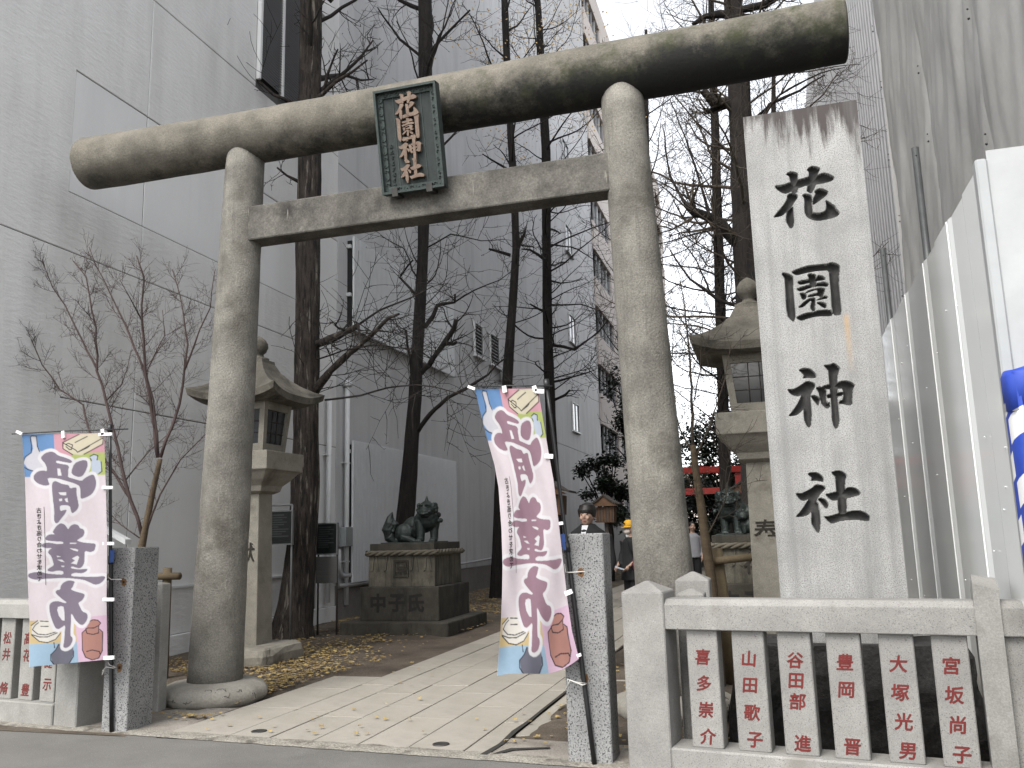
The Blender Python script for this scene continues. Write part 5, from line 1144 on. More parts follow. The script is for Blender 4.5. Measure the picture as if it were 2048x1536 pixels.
def tree(name, label, Y, trunk, limbs, seed, auto, bark='bark', tw='twig', group='bare ginkgo trees', rmin=.005, ground=True, leaves=0):
    r2 = random.Random(seed); P = [PY(x, y, Y) for x, y, r in trunk]; sc1 = [(PY(x + r, y, Y) - PY(x - r, y, Y)).length / 2 * .93 for x, y, r in trunk]
    if ground: P.insert(0, Vector((P[0].x, P[0].y, -.08))); sc1.insert(0, sc1[0] * 1.15)
    t = thing(name, label, 'tree', (P[0].x, P[0].y, 0), 0, group); obj('trunk', bark_trunk(P, sc1, r2), bark, t, True)
    mb = MB(); tips = []
    for pts, r0, r1, dy in limbs:
        L = fine_line(px_line(pts, Y, dy), r2); rr = [r0 + (r1 - r0) * k / (len(L) - 1) for k in range(len(L))]; obj('limb', bark_trunk(L, [q * (1 + .18 * fbm(k * .9, r0 * 50)) for k, q in enumerate(rr)], r2, 10, .22, tilt=True), bark, t, True) if r0 >= .03 else mb.tube(L, rr, 6); LL = sum((L[k + 1] - L[k]).length for k in range(len(L) - 1))
        twigs(mb, L, r1 * 1.0, r2, 3 + LL * 3.2, min(1.5, .5 + LL * .5), 1, .10, 1.1, rmin, .2, .24, .5)
    for (z0, z1, cnt, L, up, r0, lvl, per) in auto:
        for k in range(cnt):
            z = z0 + (z1 - z0) * (k + r2.random()) / cnt; 
            for i in range(len(P) - 1):
                if P[i].z <= z <= P[i + 1].z or i == len(P) - 2:
                    f = max(0, min(1, (z - P[i].z) / max(.01, P[i + 1].z - P[i].z))); c = P[i].lerp(P[i + 1], f); break
            a = k * 2.4 + r2.uniform(-.5, .5); d = Vector((math.cos(a), math.sin(a), up + r2.uniform(-.15, .25))); l = L * r2.uniform(.6, 1.25)
            if c.x + d.x * l < WX + .4: d.x = abs(d.x) * .5
            Q = wander(c, d, l, 9, r2, .2, .05); q0 = r0 * r2.uniform(.7, 1.2); mb.tube(Q, [max(rmin, q0 * (1 - .75 * j / 9)) for j in range(10)], 5)
            twigs(mb, Q, max(rmin, q0 * .6), r2, per, l * .45, lvl, .10, 1.0, rmin, .15, .22, .3); tips += Q[5:]
    obj('crown', mb, tw, t, True)
    if leaves:
        m = MB(); tips = [q for q in tips if q.z > 13.0 and abs(q.x - P[-1].x) > .4] or tips
        for k in range(leaves):
            c = tips[r2.randrange(len(tips))] + Vector((r2.gauss(0, .45), r2.gauss(0, .45), r2.gauss(0, .4))); s = r2.uniform(.03, .06); u = Vector((r2.gauss(0, 1), r2.gauss(0, 1), r2.gauss(0, 1))).normalized(); v = u.orthogonal().normalized()
            m.add([c, c + u * s + v * s * .6, c + u * s * 1.25, c + u * s - v * s * .6], [(0, 1, 2, 3)])
        obj('leaf', m, 'leaf_dry', t, True, kind='stuff')
    return t
tree('ginkgo_tree', 'thick-barked bare tree nearest the street, behind the left lantern', 12.3,
     [(582, 1288, 46), (586, 1250, 38), (593, 1200, 32), (603, 1100, 28), (610, 1000, 26), (612, 900, 24), (614, 700, 23), (616, 500, 22), (619, 300, 21), (621, 100, 20), (622, 0, 20), (626, -300, 16), (630, -700, 10)],
     [([(628, 785), (645, 760), (661, 740), (690, 715), (713, 696), (747, 662), (774, 636), (798, 628)], .075, .02, -.5), ([(630, 690), (660, 680), (690, 662), (716, 652)], .07, .05, -.2), ([(713, 652), (760, 622), (815, 600), (866, 572)], .022, .008, -.4), ([(716, 652), (712, 640), (735, 655), (790, 690)], .012, .006, -.3),
      ([(632, 200), (650, 186), (672, 165), (702, 143), (735, 120)], .045, .015, -.3), ([(645, 188), (655, 150), (668, 113), (676, 98)], .03, .012, -.2), ([(606, 215), (570, 200), (547, 190), (513, 161), (468, 118), (434, 130), (424, 160), (420, 185)], .035, .008, -.6), ([(600, 365), (575, 350), (554, 335)], .03, .015, -.2),
      ([(650, 800), (720, 792), (800, 770), (870, 775), (960, 800)], .018, .007, -.6), ([(630, 720), (690, 700), (760, 690), (850, 700)], .014, .006, -.8), ([(655, 0), (690, -40), (740, -90)], .08, .05, 0)], 11,
     [(8.5, 14, 10, 2.2, .5, .05, 1, 6), (3.6, 5.2, 7, 1.0, .25, .012, 0, 4)], 'bark_pale', 'twig', rmin=.0055)
tree('ginkgo_tree', 'straight bare tree rising behind the left lion-dog', 16.0,
     [(797, 1200, 24), (806, 1080, 19), (814, 1000, 16.5), (822, 900, 14.5), (830, 800, 13), (835, 700, 12), (841, 600, 11), (846, 500, 10.5), (850, 300, 12), (851, 100, 13), (850, 0, 13), (848, -300, 10), (846, -600, 6)],
     [([(842, 745), (858, 728), (870, 713), (887, 686), (908, 655), (912, 640)], .06, .045, -.4), ([(849, 655), (867, 631), (873, 610), (890, 609), (908, 605), (910, 588)], .05, .02, -.3), ([(836, 862), (852, 838), (870, 819), (897, 795), (931, 778), (975, 748), (1012, 715)], .05, .012, -.8),
      ([(832, 590), (815, 570), (798, 556), (806, 545), (818, 532), (826, 520)], .03, .015, -.3), ([(838, 560), (826, 540), (818, 520), (806, 495), (760, 470)], .02, .007, -.2), ([(826, 770), (815, 690), (812, 660)], .035, .025, -.2), ([(887, 686), (905, 690), (912, 685)], .04, .03, -.2),
      ([(908, 605), (950, 580), (1000, 560), (1040, 530)], .02, .006, -.5), ([(846, 500), (900, 470), (960, 480), (1010, 478)], .02, .006, -.6), ([(855, 110), (890, 70), (940, 20)], .04, .02, 0), ([(845, 115), (800, 80), (755, 15)], .035, .015, 0), ([(845, 20), (800, 0), (770, -30)], .05, .03, 0)], 12,
     [(8.5, 17, 15, 2.6, .9, .036, 1, 5), (5.5, 9, 5, 1.7, .35, .018, 1, 3)], rmin=.005)
tree('ginkgo_tree', 'slender crooked bare tree left of the right banner', 20.3,
     [(992, 1196, 14), (996, 1100, 12), (1002, 950, 11), (1012, 800, 10.5), (1019, 700, 10), (1026, 600, 8), (1032, 500, 7.5), (1030, 420, 7.5), (1023, 300, 7), (1013, 100, 7), (1009, 0, 6.5), (1004, -200, 5), (1000, -420, 3)],
     [([(1020, 510), (1000, 505), (978, 498)], .05, .025, 0), ([(1030, 482), (1045, 490), (1068, 494)], .035, .015, 0), ([(1034, 500), (1048, 470), (1050, 462)], .05, .03, 0), ([(1018, 340), (1000, 330), (965, 308)], .04, .015, 0)], 13,
     [(10, 20, 24, 2.4, .75, .03, 1, 6), (6, 10, 5, 1.2, .2, .02, 0, 4)], rmin=.006, leaves=1300)
tree('ginkgo_tree', 'dark straight bare tree directly behind the right banner pole', 24.0,
     [(1118, 1170, 14), (1110, 1000, 12), (1102, 850, 10.5), (1096, 700, 10), (1093, 500, 9), (1092, 300, 9), (1084, 150, 8), (1075, 0, 6), (1070, -200, 5), (1066, -350, 3)],
     [([(1105, 690), (1150, 700), (1200, 660), (1216, 640)], .05, .012, -.4), ([(1100, 765), (1140, 755), (1190, 740)], .04, .012, 0), ([(1090, 625), (1070, 612), (1060, 608)], .04, .02, 0), ([(1108, 800), (1130, 790), (1140, 780)], .045, .03, 0), ([(1090, 520), (1060, 500), (1043, 498)], .05, .02, 0), ([(1100, 610), (1160, 608), (1210, 625)], .03, .01, 0)], 14,
     [(5.5, 12, 32, 2.3, .12, .03, 1, 5), (12, 22, 26, 2.3, .6, .03, 1, 6)], rmin=.006, leaves=1900)
tree('ginkgo_tree', 'massive bare tree with heavy limbs behind the name pillar', 16.0,
     [(1512, 1000, 30), (1506, 800, 29), (1500, 650, 28), (1492, 500, 28), (1484, 300, 26), (1476, 150, 23), (1466, 0, 19), (1455, -250, 13), (1448, -500, 8)],
     [([(1492, 500), (1470, 478), (1440, 452), (1420, 436), (1390, 425), (1371, 408)], .12, .075, -.5), ([(1482, 225), (1453, 208), (1425, 205), (1405, 180)], .11, .06, -.3), ([(1453, 212), (1425, 222), (1410, 224)], .06, .05, -.1), ([(1470, 30), (1440, 28), (1410, 32), (1385, 50)], .09, .04, 0), ([(1480, 20), (1530, 10), (1580, -20)], .08, .05, 0),
      ([(1488, 320), (1540, 210), (1600, 180), (1650, 150)], .05, .012, -1.0), ([(1486, 260), (1560, 190), (1640, 145), (1690, 135)], .03, .008, -1.4), ([(1371, 408), (1340, 350), (1325, 250)], .03, .01, 0), ([(1500, 620), (1440, 600), (1380, 560), (1340, 500)], .045, .012, -.5), ([(1420, 436), (1380, 300), (1340, 200)], .03, .01, 0)], 15,
     [(4.5, 13, 46, 2.6, .3, .032, 1, 10)], tw='twig_pale', rmin=.0042)
tree('ginkgo_tree', 'thinner dark tree left of the massive trunk', 22.0,
     [(1452, 1000, 13), (1446, 800, 12), (1440, 600, 11), (1434, 400, 10), (1430, 250, 9), (1424, 100, 7), (1420, -100, 5), (1418, -250, 3)], [], 16,
     [(3.5, 10, 50, 3.0, .2, .026, 1, 10), (10, 18, 18, 2.8, .6, .026, 1, 7)], rmin=.0052)
for k, (x, y, lab) in enumerate(((1300, 30, 'far bare tree whose twigs show against the sky beside the right torii pillar'), (1555, 33, 'far bare tree showing its twigs just left of the name pillar top'))):
    tree('ginkgo_tree', lab, y, [(x, 1050, 9), (x - 3, 700, 8), (x - 6, 400, 7), (x - 8, 200, 5), (x - 8, 60, 3)], [], 20 + k, [(3.5, 17, 30, 2.8, .45, .028, 1, 8)], rmin=.008)
# small ornamental tree at the left, bare and reddish
r2 = random.Random(42); Yt = 7.55
st = thing('ornamental_tree', 'small many-stemmed bare tree with reddish twigs behind the left gatepost', 'tree', (PY(280, 1100, Yt).x, Yt, 0))
m = MB(); base = PY(283, 1095, Yt); tr = [Vector((base.x - .02, Yt, -.05)), Vector((base.x - .01, Yt, .7)), base, PY(290, 1060, Yt), PY(305, 985, Yt), PY(313, 950, Yt), PY(320, 918, Yt)]
obj('trunk', bark_trunk(tr, [.05, .045, .04, .034, .031, .028, .026], r2, 14, .06), 'wrap_bark', st, True)
m = MB()
stems = [([(316, 915), (301, 792), (290, 747), (284, 641), (287, 553), (273, 511)], .022), ([(290, 747), (239, 621), (191, 532), (178, 494)], .016), ([(285, 1075), (262, 1000), (250, 962), (212, 802), (195, 740), (191, 655), (171, 553), (147, 522)], .022), ([(195, 740), (164, 682), (130, 611), (106, 576), (85, 518)], .013), ([(262, 1000), (215, 930), (178, 860), (167, 809), (120, 778), (85, 730), (58, 669)], .016),
         ([(321, 915), (345, 850), (359, 809), (369, 740), (376, 689), (362, 593), (345, 539)], .018), ([(369, 740), (400, 660), (420, 614), (430, 539)], .012), ([(316, 905), (308, 800), (292, 747), (330, 670), (325, 620)], .012), ([(290, 1070), (320, 990), (360, 920), (420, 860)], .012), ([(284, 641), (262, 600), (240, 560)], .009), ([(250, 962), (300, 900), (345, 860)], .008), ([(212, 802), (245, 770), (262, 700)], .008), ([(285, 1080), (245, 1050), (190, 1000)], .008)]
for pts, r0 in stems:
    L = fine_line(px_line(pts, Yt, r2.uniform(-.35, .35)), r2, .15, .008); m.tube(L, [r0 * (1 - .7 * k / (len(L) - 1)) for k in range(len(L))], 6); LL = sum((L[k + 1] - L[k]).length for k in range(len(L) - 1))
    twigs(m, L, max(.004, r0 * .42), r2, 5 + LL * 6, .40, 1, .22, .65, .0019, .12, .14, .6)
obj('crown', m, 'twig_red', st, True)
# thin wrapped tree at the right with its stake
r2 = random.Random(43); Yr = 8.95
st = thing('young_tree', 'thin young tree with wrapped trunk beside the log stake', 'tree', (PY(1428, 1200, Yr).x, Yr, 0))
tr = [PY(1428, 1200, Yr)]; tr = [Vector((tr[0].x, Yr, -.05)), Vector((tr[0].x, Yr, .6))] + [PY(x, y, Yr) for x, y in ((1424, 1170), (1412, 1090), (1402, 1010), (1390, 930), (1386, 890))]
obj('trunk', bark_trunk(tr, [.055, .052, .05, .048, .042, .036, .03], r2, 14, .05), 'wrap_bark', st, True); m = MB()
for pts, r0 in (([(1386, 890), (1384, 800), (1378, 700), (1372, 640), (1360, 560)], .02), ([(1388, 910), (1360, 860), (1345, 800)], .012), ([(1390, 920), (1420, 850), (1450, 760), (1462, 690)], .012), ([(1384, 820), (1400, 740), (1405, 650)], .009), ([(1410, 1080), (1450, 1000), (1462, 930), (1452, 870)], .010), ([(1402, 1010), (1380, 960), (1362, 930)], .008)):
    L = fine_line(px_line(pts, Yr, r2.uniform(-.3, .3)), r2, .12, .008); m.tube(L, [r0 * (1 - .75 * k / (len(L) - 1)) for k in range(len(L))], 6); twigs(m, L, .005, r2, 9, .5, 1, .1, .9, .003, .1, .2, .4)
obj('crown', m, 'twig_pale', st, True)
# evergreens deeper in the grounds
def evergreen(label, c, size, n, seed, cl=26, leaf=.075):
    r2 = random.Random(seed); t = thing('evergreen_tree', label, 'tree', (c[0], c[1], 0), 0, 'dark evergreens'); m = MB(); m.tube([(0, 0, -.05), (.05, 0, c[2] * .5), (0, .05, c[2])], [.12, .10, .06], 8); br = []
    C_ = [Vector((r2.gauss(0, .42) * size[0], r2.gauss(0, .42) * size[1], c[2] + r2.uniform(-1, 1) * size[2])) for _ in range(cl)]
    for q in C_: m.tube([(0, 0, c[2] * .6), (q * .5 + Vector((0, 0, c[2] * .35))), q], [.035, .025, .012], 5)
    obj('trunk', m, 'bark', t); m = MB()
    for k in range(n):
        q = C_[r2.randrange(cl)]; p = q + Vector((r2.gauss(0, .22) * size[0] * .6, r2.gauss(0, .22) * size[1] * .6, r2.gauss(0, .16) * size[2] * .6)); u = Vector((r2.gauss(0, 1), r2.gauss(0, 1), r2.gauss(-.2, .5))).normalized(); v = u.cross(Vector((r2.gauss(0, .4), r2.gauss(0, .4), 1))).normalized(); s = leaf * r2.uniform(.6, 1.3)
        m.add([p, p + u * s * .5 + v * s * .3, p + u * s, p + u * s * .5 - v * s * .3], [(0, 1, 2, 3)])
    obj('crown', m, 'leaf_green', t, kind='stuff')
evergreen('dark evergreen shrub in front of the pink building, left of the right pillar', (-4.9, 27, 2.75), (.95, .9, .95), 3600, 51, 24, .14)
evergreen('taller dark evergreen just behind the right torii pillar', (-4.5, 31, 5.2), (.95, 1.2, 2.4), 4200, 52, 26, .16)
evergreen('dark evergreen mass behind the red torii', (-1.6, 33, 3.4), (2.2, 1.5, 2.4), 8500, 53, 44, .17)
evergreen('dark evergreen beside the right lantern, behind the lion-dog with cub', (0.8, 27, 3.6), (1.6, 1.4, 2.6), 7000, 54, 38, .17)
evergreen('low dark evergreen at the end of the path', (-3.2, 38, 1.8), (2.2, 1.5, 1.8), 6000, 55, 36, .18)
evergreen('dark broad evergreen far back at right', (-.2, 42, 3.2), (3.4, 1.8, 3.0), 9000, 56, 50, .2)

# ------------------------------------------------------------------ red torii and wooden lanterns in the background
rt = thing('red_torii', 'vermilion wooden torii far behind the right lion-dog', 'torii gate', (-0.85, 26, 0))
for x in (-1.75, 1.75): m = MB(); m.lathe((x, 0, 0), [(.0, -.05), (.13, -.05), (.12, 1.5), (.11, 3.12), (0, 3.12)], 18); obj('pillar', m, 'vermilion', rt)
m = MB(); m.loft([[(x, -.14, 3.10 + k), (x, .14, 3.10 + k), (x, .16, 3.28 + k), (x, -.16, 3.28 + k)] for x, k in ((-2.5, .12), (-1.6, .03), (0, 0), (1.6, .03), (2.5, .12))]); obj('top_beam', m, 'vermilion', rt)
m = MB(); m.box((-2.1, -.07, 2.50), (2.1, .07, 2.68)); obj('tie_beam', m, 'vermilion', rt)
m = MB(); m.box((-.09, -.06, 2.68), (.09, .06, 3.12)); obj('strut', m, 'vermilion', rt)
def wood_lantern(label, x, y, z, s=1.0):
    t = thing('wooden_lantern', label, 'lantern', (x, y, 0), 0, 'wooden post lanterns'); m = MB(); m.box((-.05 * s, -.05 * s, -.05), (.05 * s, .05 * s, z)); obj('post', m, 'wood_roof', t)
    m = MB(); m.frus(0, 0, [(z, .24 * s, .2 * s), (z + .42 * s, .26 * s, .22 * s)]); bx = obj('lamp_box', m, 'wood_warm', t)
    for k in range(6): q = MB(); xx = (-.2 + k * .08) * s; q.box((xx - .012, -.232 * s, z + .03), (xx + .012, -.2 * s, z + .38 * s)); obj('lattice_bar', q, 'wood_roof', bx)
    for sd in (-1, 1):
        q = MB(); pr = [(0, .72), (.12, .62), (.27, .52), (.45, .47)]
        lo = [[(sd * a * s, yy * s, z + h_ * s) for a, h_ in pr] for yy in (-.38, .38)]; up_ = [[(sd * a * s, yy * s, z + (h_ + .045) * s) for a, h_ in pr] for yy in (-.38, .38)]
        for k in range(3):
            L = [lo[0][k], lo[0][k + 1], lo[1][k + 1], lo[1][k], up_[0][k], up_[0][k + 1], up_[1][k + 1], up_[1][k]]; q.add(L, [(0, 1, 2, 3), (4, 7, 6, 5), (0, 4, 5, 1), (2, 6, 7, 3), (1, 5, 6, 2), (3, 7, 4, 0)])
        obj('roof_slope', q, 'wood_roof', t)
    q = MB(); q.add([(-.40 * s, -.33 * s, z + .44 * s), (.40 * s, -.33 * s, z + .44 * s), (.25 * s, -.33 * s, z + .52 * s), (0, -.33 * s, z + .71 * s), (-.25 * s, -.33 * s, z + .52 * s)], [(0, 1, 2, 3, 4)]); obj('gable', q, 'wood_warm', t); return t
def WL(label, px, py, Y, s=1.0): p = PY(px, py, Y); return wood_lantern(label, p.x, Y, p.z, s)
WL('wooden lantern with gabled roof beside the man in the dark jacket', 1213, 1045, 17.5, .74)
WL('wooden lantern whose roof corner shows just right of the leaning banner', 1108, 1030, 17.0, .9)
WL('wooden lantern with gabled roof above the lion-dog with cub', 1494, 1022, 21.0)
m = MB(); m.frus(0, 0, [(0, 3.4, .5), (2.6, 3.4, .5)]); 
for k in range(7): pass
bs = thing('shrine_hall', 'low red-walled shrine building with dark roof at the end of the grounds', 'shrine building', (0.3, 47, 0))
obj('wall', m, 'vermilion', bs)
m = MB(); m.loft([[(x, -1.6, 2.45), (x, -.8, 2.9), (x, 0, 3.9), (x, .8, 2.9), (x, 1.6, 2.45), (x, 0, 2.7)] for x in (-4.2, 4.2)]); obj('roof', m, 'wood_roof', bs)
for k in range(6): q = MB(); x = -3.0 + k * 1.2; q.box((x - .45, -.56, .1), (x + .45, -.5, 2.2)); obj('door', q, 'wood_roof', bs)
# far buildings that close the view down the path
fb = thing('far_building', 'pale office block far behind the shrine grounds', 'building', (2, 120, 0)); m = MB(); m.box((-16, 0, 0), (16, 14, 9)); obj('wall', m, 'pink_tile', fb)
for k in range(3):
    for q in range(9): n_ = MB(); n_.box((-14.4 + q * 3.3, -.05, 1.5 + k * 2.7), (-12.4 + q * 3.3, -.01, 3.0 + k * 2.7)); obj('window', n_, 'glass', fb)

# ------------------------------------------------------------------ people
def person_parts(t, h, yaw, coat, trousers, shoes, pose, hair_long=False):
    """standing figure, facing -y turned by yaw; body = one skin mesh, clothes as children"""
    Mx = Matrix.Rotation(yaw, 4, 'Z') @ Matrix.Scale(h / 1.70, 4)
    def part(name, m, mat, vox=None, par=t):
        m.xf(Mx); o = obj(name, m, mat, par)
        if vox: remesh(o, vox, 4)
        return o
    # body: head, neck, torso, limbs, hands
    m = MB(); m.ball((0, -.005, 1.59), (.073, .092, .108), 18); m.ball((0, -.03, 1.535), (.056, .06, .055), 12); m.ball((0, -.097, 1.575), (.014, .022, .02), 8); m.tube([(0, -.098, 1.605), (0, -.108, 1.572)], [.008, .014], 6)
    for s in (-1, 1): m.ball((s * .074, .0, 1.575), (.012, .024, .032), 8); m.ball((s * .036, -.08, 1.562), (.022, .02, .022), 8)
    m.tube([(0, .012, 1.56), (0, .012, 1.42)], [.052, .058], 12); m.ball((0, .01, 1.22), (.15, .095, .25), 14); m.ball((0, .01, .95), (.15, .10, .15), 12)
    for s in (-1, 1):
        m.tube([(s * .08, .01, .92), (s * .09, 0, .5), (s * .09, .01, .08)], [.085, .06, .042], 10); m.ball((s * .095, -.05, .045), (.042, .11, .04), 10)
        sh, el, wr = pose[s]; m.tube([sh, el, wr], [.05, .042, .028], 10); d = (Vector(wr) - Vector(el)).normalized(); wv = Vector(wr); m.ball(tuple(wv + d * .05), (.03, .035, .045), 10)
        for k in range(4): a = Vector((.0, (-.024 + k * .016), 0)); m.tube([wv + d * .08 + a, wv + d * (.125 + .01 * (1 - abs(k - 1.5))) + a * 1.2 + Vector((-.006 * s, 0, 0)), wv + d * (.155 + .012 * (1 - abs(k - 1.5))) + a + Vector((-.016 * s, 0, 0))], [.0095, .0085, .007], 6)
        m.tube([wv + d * .035 + Vector((0, -.026, 0)), wv + d * .07 + Vector((0, -.05, 0)), wv + d * .095 + Vector((0, -.052, 0))], [.011, .0095, .008], 6)
    part('body', m, 'skin', .0095)
    for s in (-1, 1):
        q = MB(); q.ball((s * .031, -.087, 1.598), (.012, .006, .005), 8); part('eye', q, 'hair'); q = MB(); q.tube([(s * .014, -.095, 1.622), (s * .034, -.094, 1.627), (s * .052, -.082, 1.62)], .004, 5); part('eyebrow', q, 'hair')
    q = MB(); q.tube([(-.022, -.092, 1.532), (0, -.099, 1.534), (.022, -.092, 1.532)], [.003, .006, .003], 6); part('mouth', q, 'lip')
    return part
def sleeve_pose(bend, fwd):
    return {s: ((s * .185, .01, 1.37), (s * (.225 + .01), .02 - fwd * .02, 1.10), (s * (.215 - bend), -.02 - fwd, 1.10 - .24 * (1 - fwd * 1.6))) for s in (-1, 1)}
# man behind the right gatepost
p = PY(1174, 1030, 9.7); man = thing('person', 'man in a dark jacket over a white shirt, standing behind the right gatepost', 'person', (p.x, 9.7, 0))
ps = sleeve_pose(.02, .05); part = person_parts(man, 1.80, R_(-8), None, None, None, ps)
m = MB(); m.tube([(0, .02, 1.50), (0, .015, 1.46), (0, .01, 1.415), (0, .01, 1.34), (0, .01, 1.1), (0, .01, .84)], [.082, .125, .195, .205, .18, .185], 16)
for s in (-1, 1): m.tube([ps[s][0], ps[s][1], ps[s][2]], [.085, .068, .052], 12)
m.v = [(x, y * .72 + .004, z) for x, y, z in m.v]; part('jacket', m, 'cloth_black', .012)
m = MB(); m.add([(-.036, -.07, 1.485), (.036, -.07, 1.485), (.030, -.104, 1.44), (.022, -.150, 1.38), (-.022, -.150, 1.38), (-.030, -.104, 1.44)], [(0, 1, 2, 5), (5, 2, 3, 4)]); o = part('shirt', m, 'cloth_white'); sd = o.modifiers.new('t', 'SOLIDIFY'); sd.thickness = .004
m = MB(); 
for s in (-1, 1): m.tube([(s * .075, .01, .95), (s * .09, 0, .5), (s * .095, .01, .07)], [.105, .08, .065], 12)
part('trousers', m, 'cloth_black', .012)
for s in (-1, 1): m = MB(); m.ball((s * .095, -.05, .05), (.05, .125, .055), 12); part('shoe', m, 'cloth_grey')
m = MB(); m.ball((0, .022, 1.635), (.092, .10, .098), 18); r2 = random.Random(8)
for k in range(40): a = R_(-150 + 300 * k / 39) ; m.tube([(math.sin(a) * .06, -math.cos(a) * .07 + .01, 1.70), (math.sin(a) * .088, -math.cos(a) * .10 + .006, 1.645), (math.sin(a) * .084, -math.cos(a) * .097 + .004, 1.612 - .035 * (abs(k - 20) > 7) - r2.uniform(0, .012))], [.02, .016, .006], 5)
part('hair', m, 'hair', .008)
# woman with yellow cap
p = PY(1258, 1060, 15.6); wm = thing('person', 'person in a yellow cap, face mask and long black coat, partly behind the right pillar', 'person', (p.x, 15.6, 0))
ps = sleeve_pose(.06, .16); part = person_parts(wm, 1.64, R_(-38), None, None, None, ps)
m = MB(); m.tube([(0, .01, 1.44), (0, .01, 1.36), (0, .01, 1.1), (0, .01, .85), (0, .01, .66)], [.085, .165, .18, .21, .225], 16)
for s in (-1, 1): m.tube([ps[s][0], ps[s][1], ps[s][2]], [.085, .075, .06], 12)
m.v = [(x, y * .78 + .004, z) for x, y, z in m.v]; part('coat', m, 'cloth_black', .012)
m = MB()
for s in (-1, 1): m.tube([(s * .075, .01, .95), (s * .085, 0, .5), (s * .09, .01, .06)], [.10, .085, .07], 12)
part('trousers', m, 'cloth_black', .012)
for s in (-1, 1): m = MB(); m.ball((s * .09, -.05, .045), (.048, .12, .05), 12); part('shoe', m, 'hair')
m = MB(); m.ball((0, .035, 1.60), (.088, .085, .10), 14); part('hair', m, 'hair')
m = MB(); m.lathe((0, 0, 0), [(.098, 1.635), (.10, 1.67), (.09, 1.72), (.05, 1.755), (0, 1.762)], 18); m.loft([[(math.sin(a) * .095, -math.cos(a) * .095, z) for a in [R_(-75 + 150 * k / 12) for k in range(13)]] + [(math.sin(a) * .10, -math.cos(a) * .185 - .0, z - .02) for a in [R_(75 - 150 * k / 12) for k in range(13)]] for z in (1.636, 1.648)]); cp = part('cap', m, 'cap_yellow')
m = MB(); m.ball((.0, -.112, 1.69), (.02, .006, .02), 8); part('cap_emblem', m, 'hair')
m = MB(); m.ball((0, -.052, 1.548), (.066, .066, .058), 14); part('face_mask', m, 'mask_white')
m = MB(); m.ball((0, -.05, 1.455), (.03, .05, .035), 8); part('collar', m, 'cloth_white')
bag = thing('shoulder_bag', 'dark red shoulder bag carried by the person in the yellow cap', 'bag', (p.x + .20, 15.42, .92)); m = MB(); m.frus(0, 0, [(-.10, .12, .05), (.0, .14, .06), (.13, .11, .04)]); bevel(obj('body', m, 'bag_red', bag), .02, 3)
m = MB(); m.lathe((0, -.055, .02), [(.018, -.004), (.03, -.004), (.03, .004), (.018, .004)], 14, axis='y'); obj('clasp', m, 'white_metal', bag)
m = MB(); m.tube([(-.10, .0, .11), (-.20, -.02, .32), (-.25, .02, .50)], .012, 6); obj('strap', m, 'cloth_black', bag)
m = MB(); m.add([(-.1, -.14, 0), (.1, -.1, -.07), (.1, .1, -.07), (-.1, .08, 0)], [(0, 1, 2, 3)]); o = obj('leaflet', m, 'paper', None, loc=(p.x - .17, 15.35, .90), label='pale blue sheets of paper held by the person in the yellow cap', cat='paper'); sd = o.modifiers.new('t', 'SOLIDIFY'); sd.thickness = .006
# a farther visitor
p = PY(1386, 1080, 21); vs_ = thing('person', 'distant visitor in a grey top between the right pillar and the thin tree', 'person', (p.x, 21, 0))
ps = sleeve_pose(.04, .08); part = person_parts(vs_, 1.66, R_(20), None, None, None, ps)
m = MB(); m.tube([(0, .01, 1.44), (0, .01, 1.36), (0, .01, 1.1), (0, .01, .86)], [.09, .17, .175, .18], 14)
for s in (-1, 1): m.tube([ps[s][0], ps[s][1], ps[s][2]], [.08, .065, .05], 10)
m.v = [(x, y * .75, z) for x, y, z in m.v]; part('jacket', m, 'cloth_grey', .014)
m = MB()
for s in (-1, 1): m.tube([(s * .075, .01, .95), (s * .085, 0, .5), (s * .09, .01, .05)], [.10, .08, .065], 10)
part('trousers', m, 'cloth_black', .014); m = MB(); m.ball((0, .02, 1.625), (.09, .10, .095), 14); part('hair', m, 'hair')

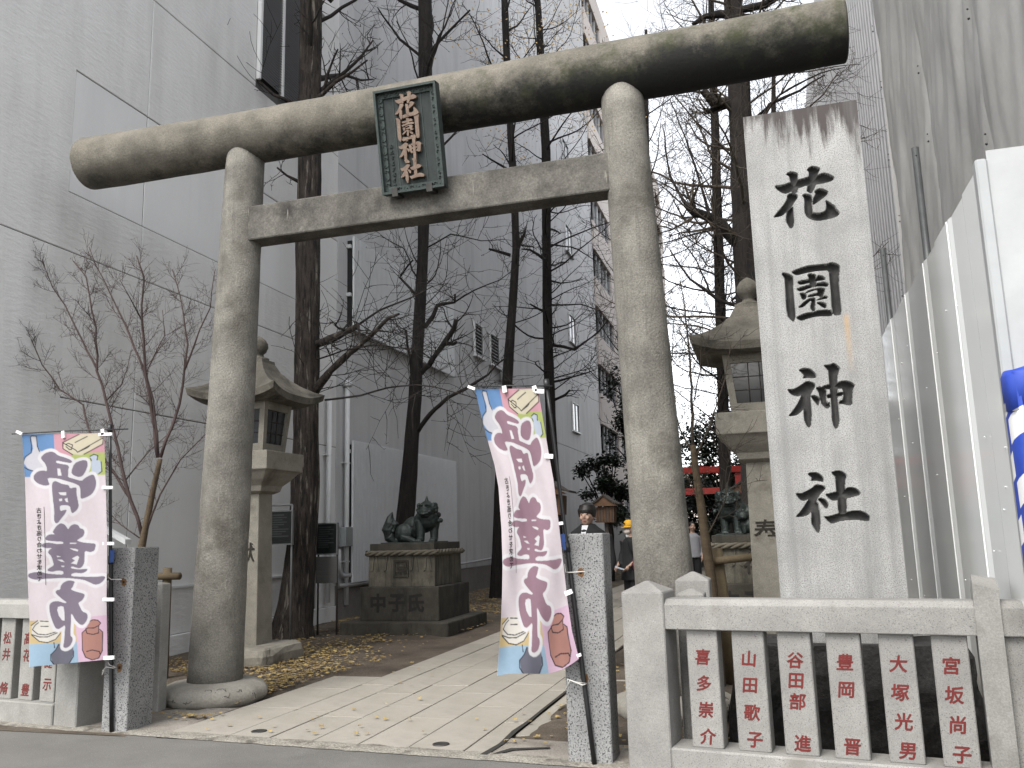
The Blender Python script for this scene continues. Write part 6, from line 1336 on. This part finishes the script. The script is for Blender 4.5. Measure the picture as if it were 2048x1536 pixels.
# ------------------------------------------------------------------ fallen ginkgo leaves
r2 = random.Random(77); ly, lb = MB(), MB()
def leaf(m, x, y, s):
    a = r2.uniform(0, 6.283); tl = r2.uniform(-.35, .35); z = .008 + r2.uniform(0, .02); ca, sa = math.cos(a), math.sin(a)
    P = [(0, -.5, 0), (.55, .3, tl * .5), (.3, .55, .1 + abs(tl) * .4), (0, .42, 0), (-.3, .55, .1), (-.55, .3, -tl * .5)]
    m.add([(x + s * (u * ca - v * sa), y + s * (u * sa + v * ca), z + s * (w_ + .25 * abs(tl))) for u, v, w_ in P], [(0, 1, 2, 3), (0, 3, 4, 5)])
cnt = 0
while cnt < 9500:
    side = r2.random()
    if side < .80: x, y = r2.uniform(-7.9, -4.75), 7.3 + 24 * r2.random() ** 1.9
    else: x, y = r2.uniform(-1.95, 1.2), 6.6 + 20 * r2.random() ** 1.6
    if -4.95 < x < -4.4 and y < 9.1 and r2.random() < .6: continue
    d = fbm(x * .9, y * .9, 5.0, 3) + .35 * math.exp(-abs(x + 5.25) * 2.0) * (y < 11) + .5 * math.exp(-((x + 5.6) ** 2 + (y - 9.7) ** 2) * .5) + (.35 if (y > 14.7 and x < -5) else 0) + .35 * math.exp(-abs(y - 12.55) * 4) * (x < -5.2)
    if r2.random() > max(.03, min(1, d * 1.25 + .10)): continue
    if side < .8 and x > -4.85 + max(0, (y - 9) * .12): continue
    leaf(ly if r2.random() < .72 else lb, x, y, r2.uniform(.028, .055)); cnt += 1
for k in range(60): leaf(ly, r2.uniform(-4.6, -1.6), 6.3 + r2.random() ** 2 * 9, r2.uniform(.03, .05))
for k in range(45): leaf(ly, -5.0 + r2.gauss(0, .25), 6.75 + r2.gauss(0, .06), r2.uniform(.03, .05))
for k in range(40): leaf(ly, -1.2 + r2.gauss(0, .3), 6.5 + r2.gauss(0, .12), r2.uniform(.03, .05))
tag(obj('fallen_leaves', ly, 'leaf_yellow'), 'yellow fallen ginkgo leaves scattered over the soil beside the path', 'leaves', kind='stuff')
tag(obj('fallen_leaves', lb, 'leaf_brown'), 'brown fallen leaves scattered among the yellow ones', 'leaves', kind='stuff')
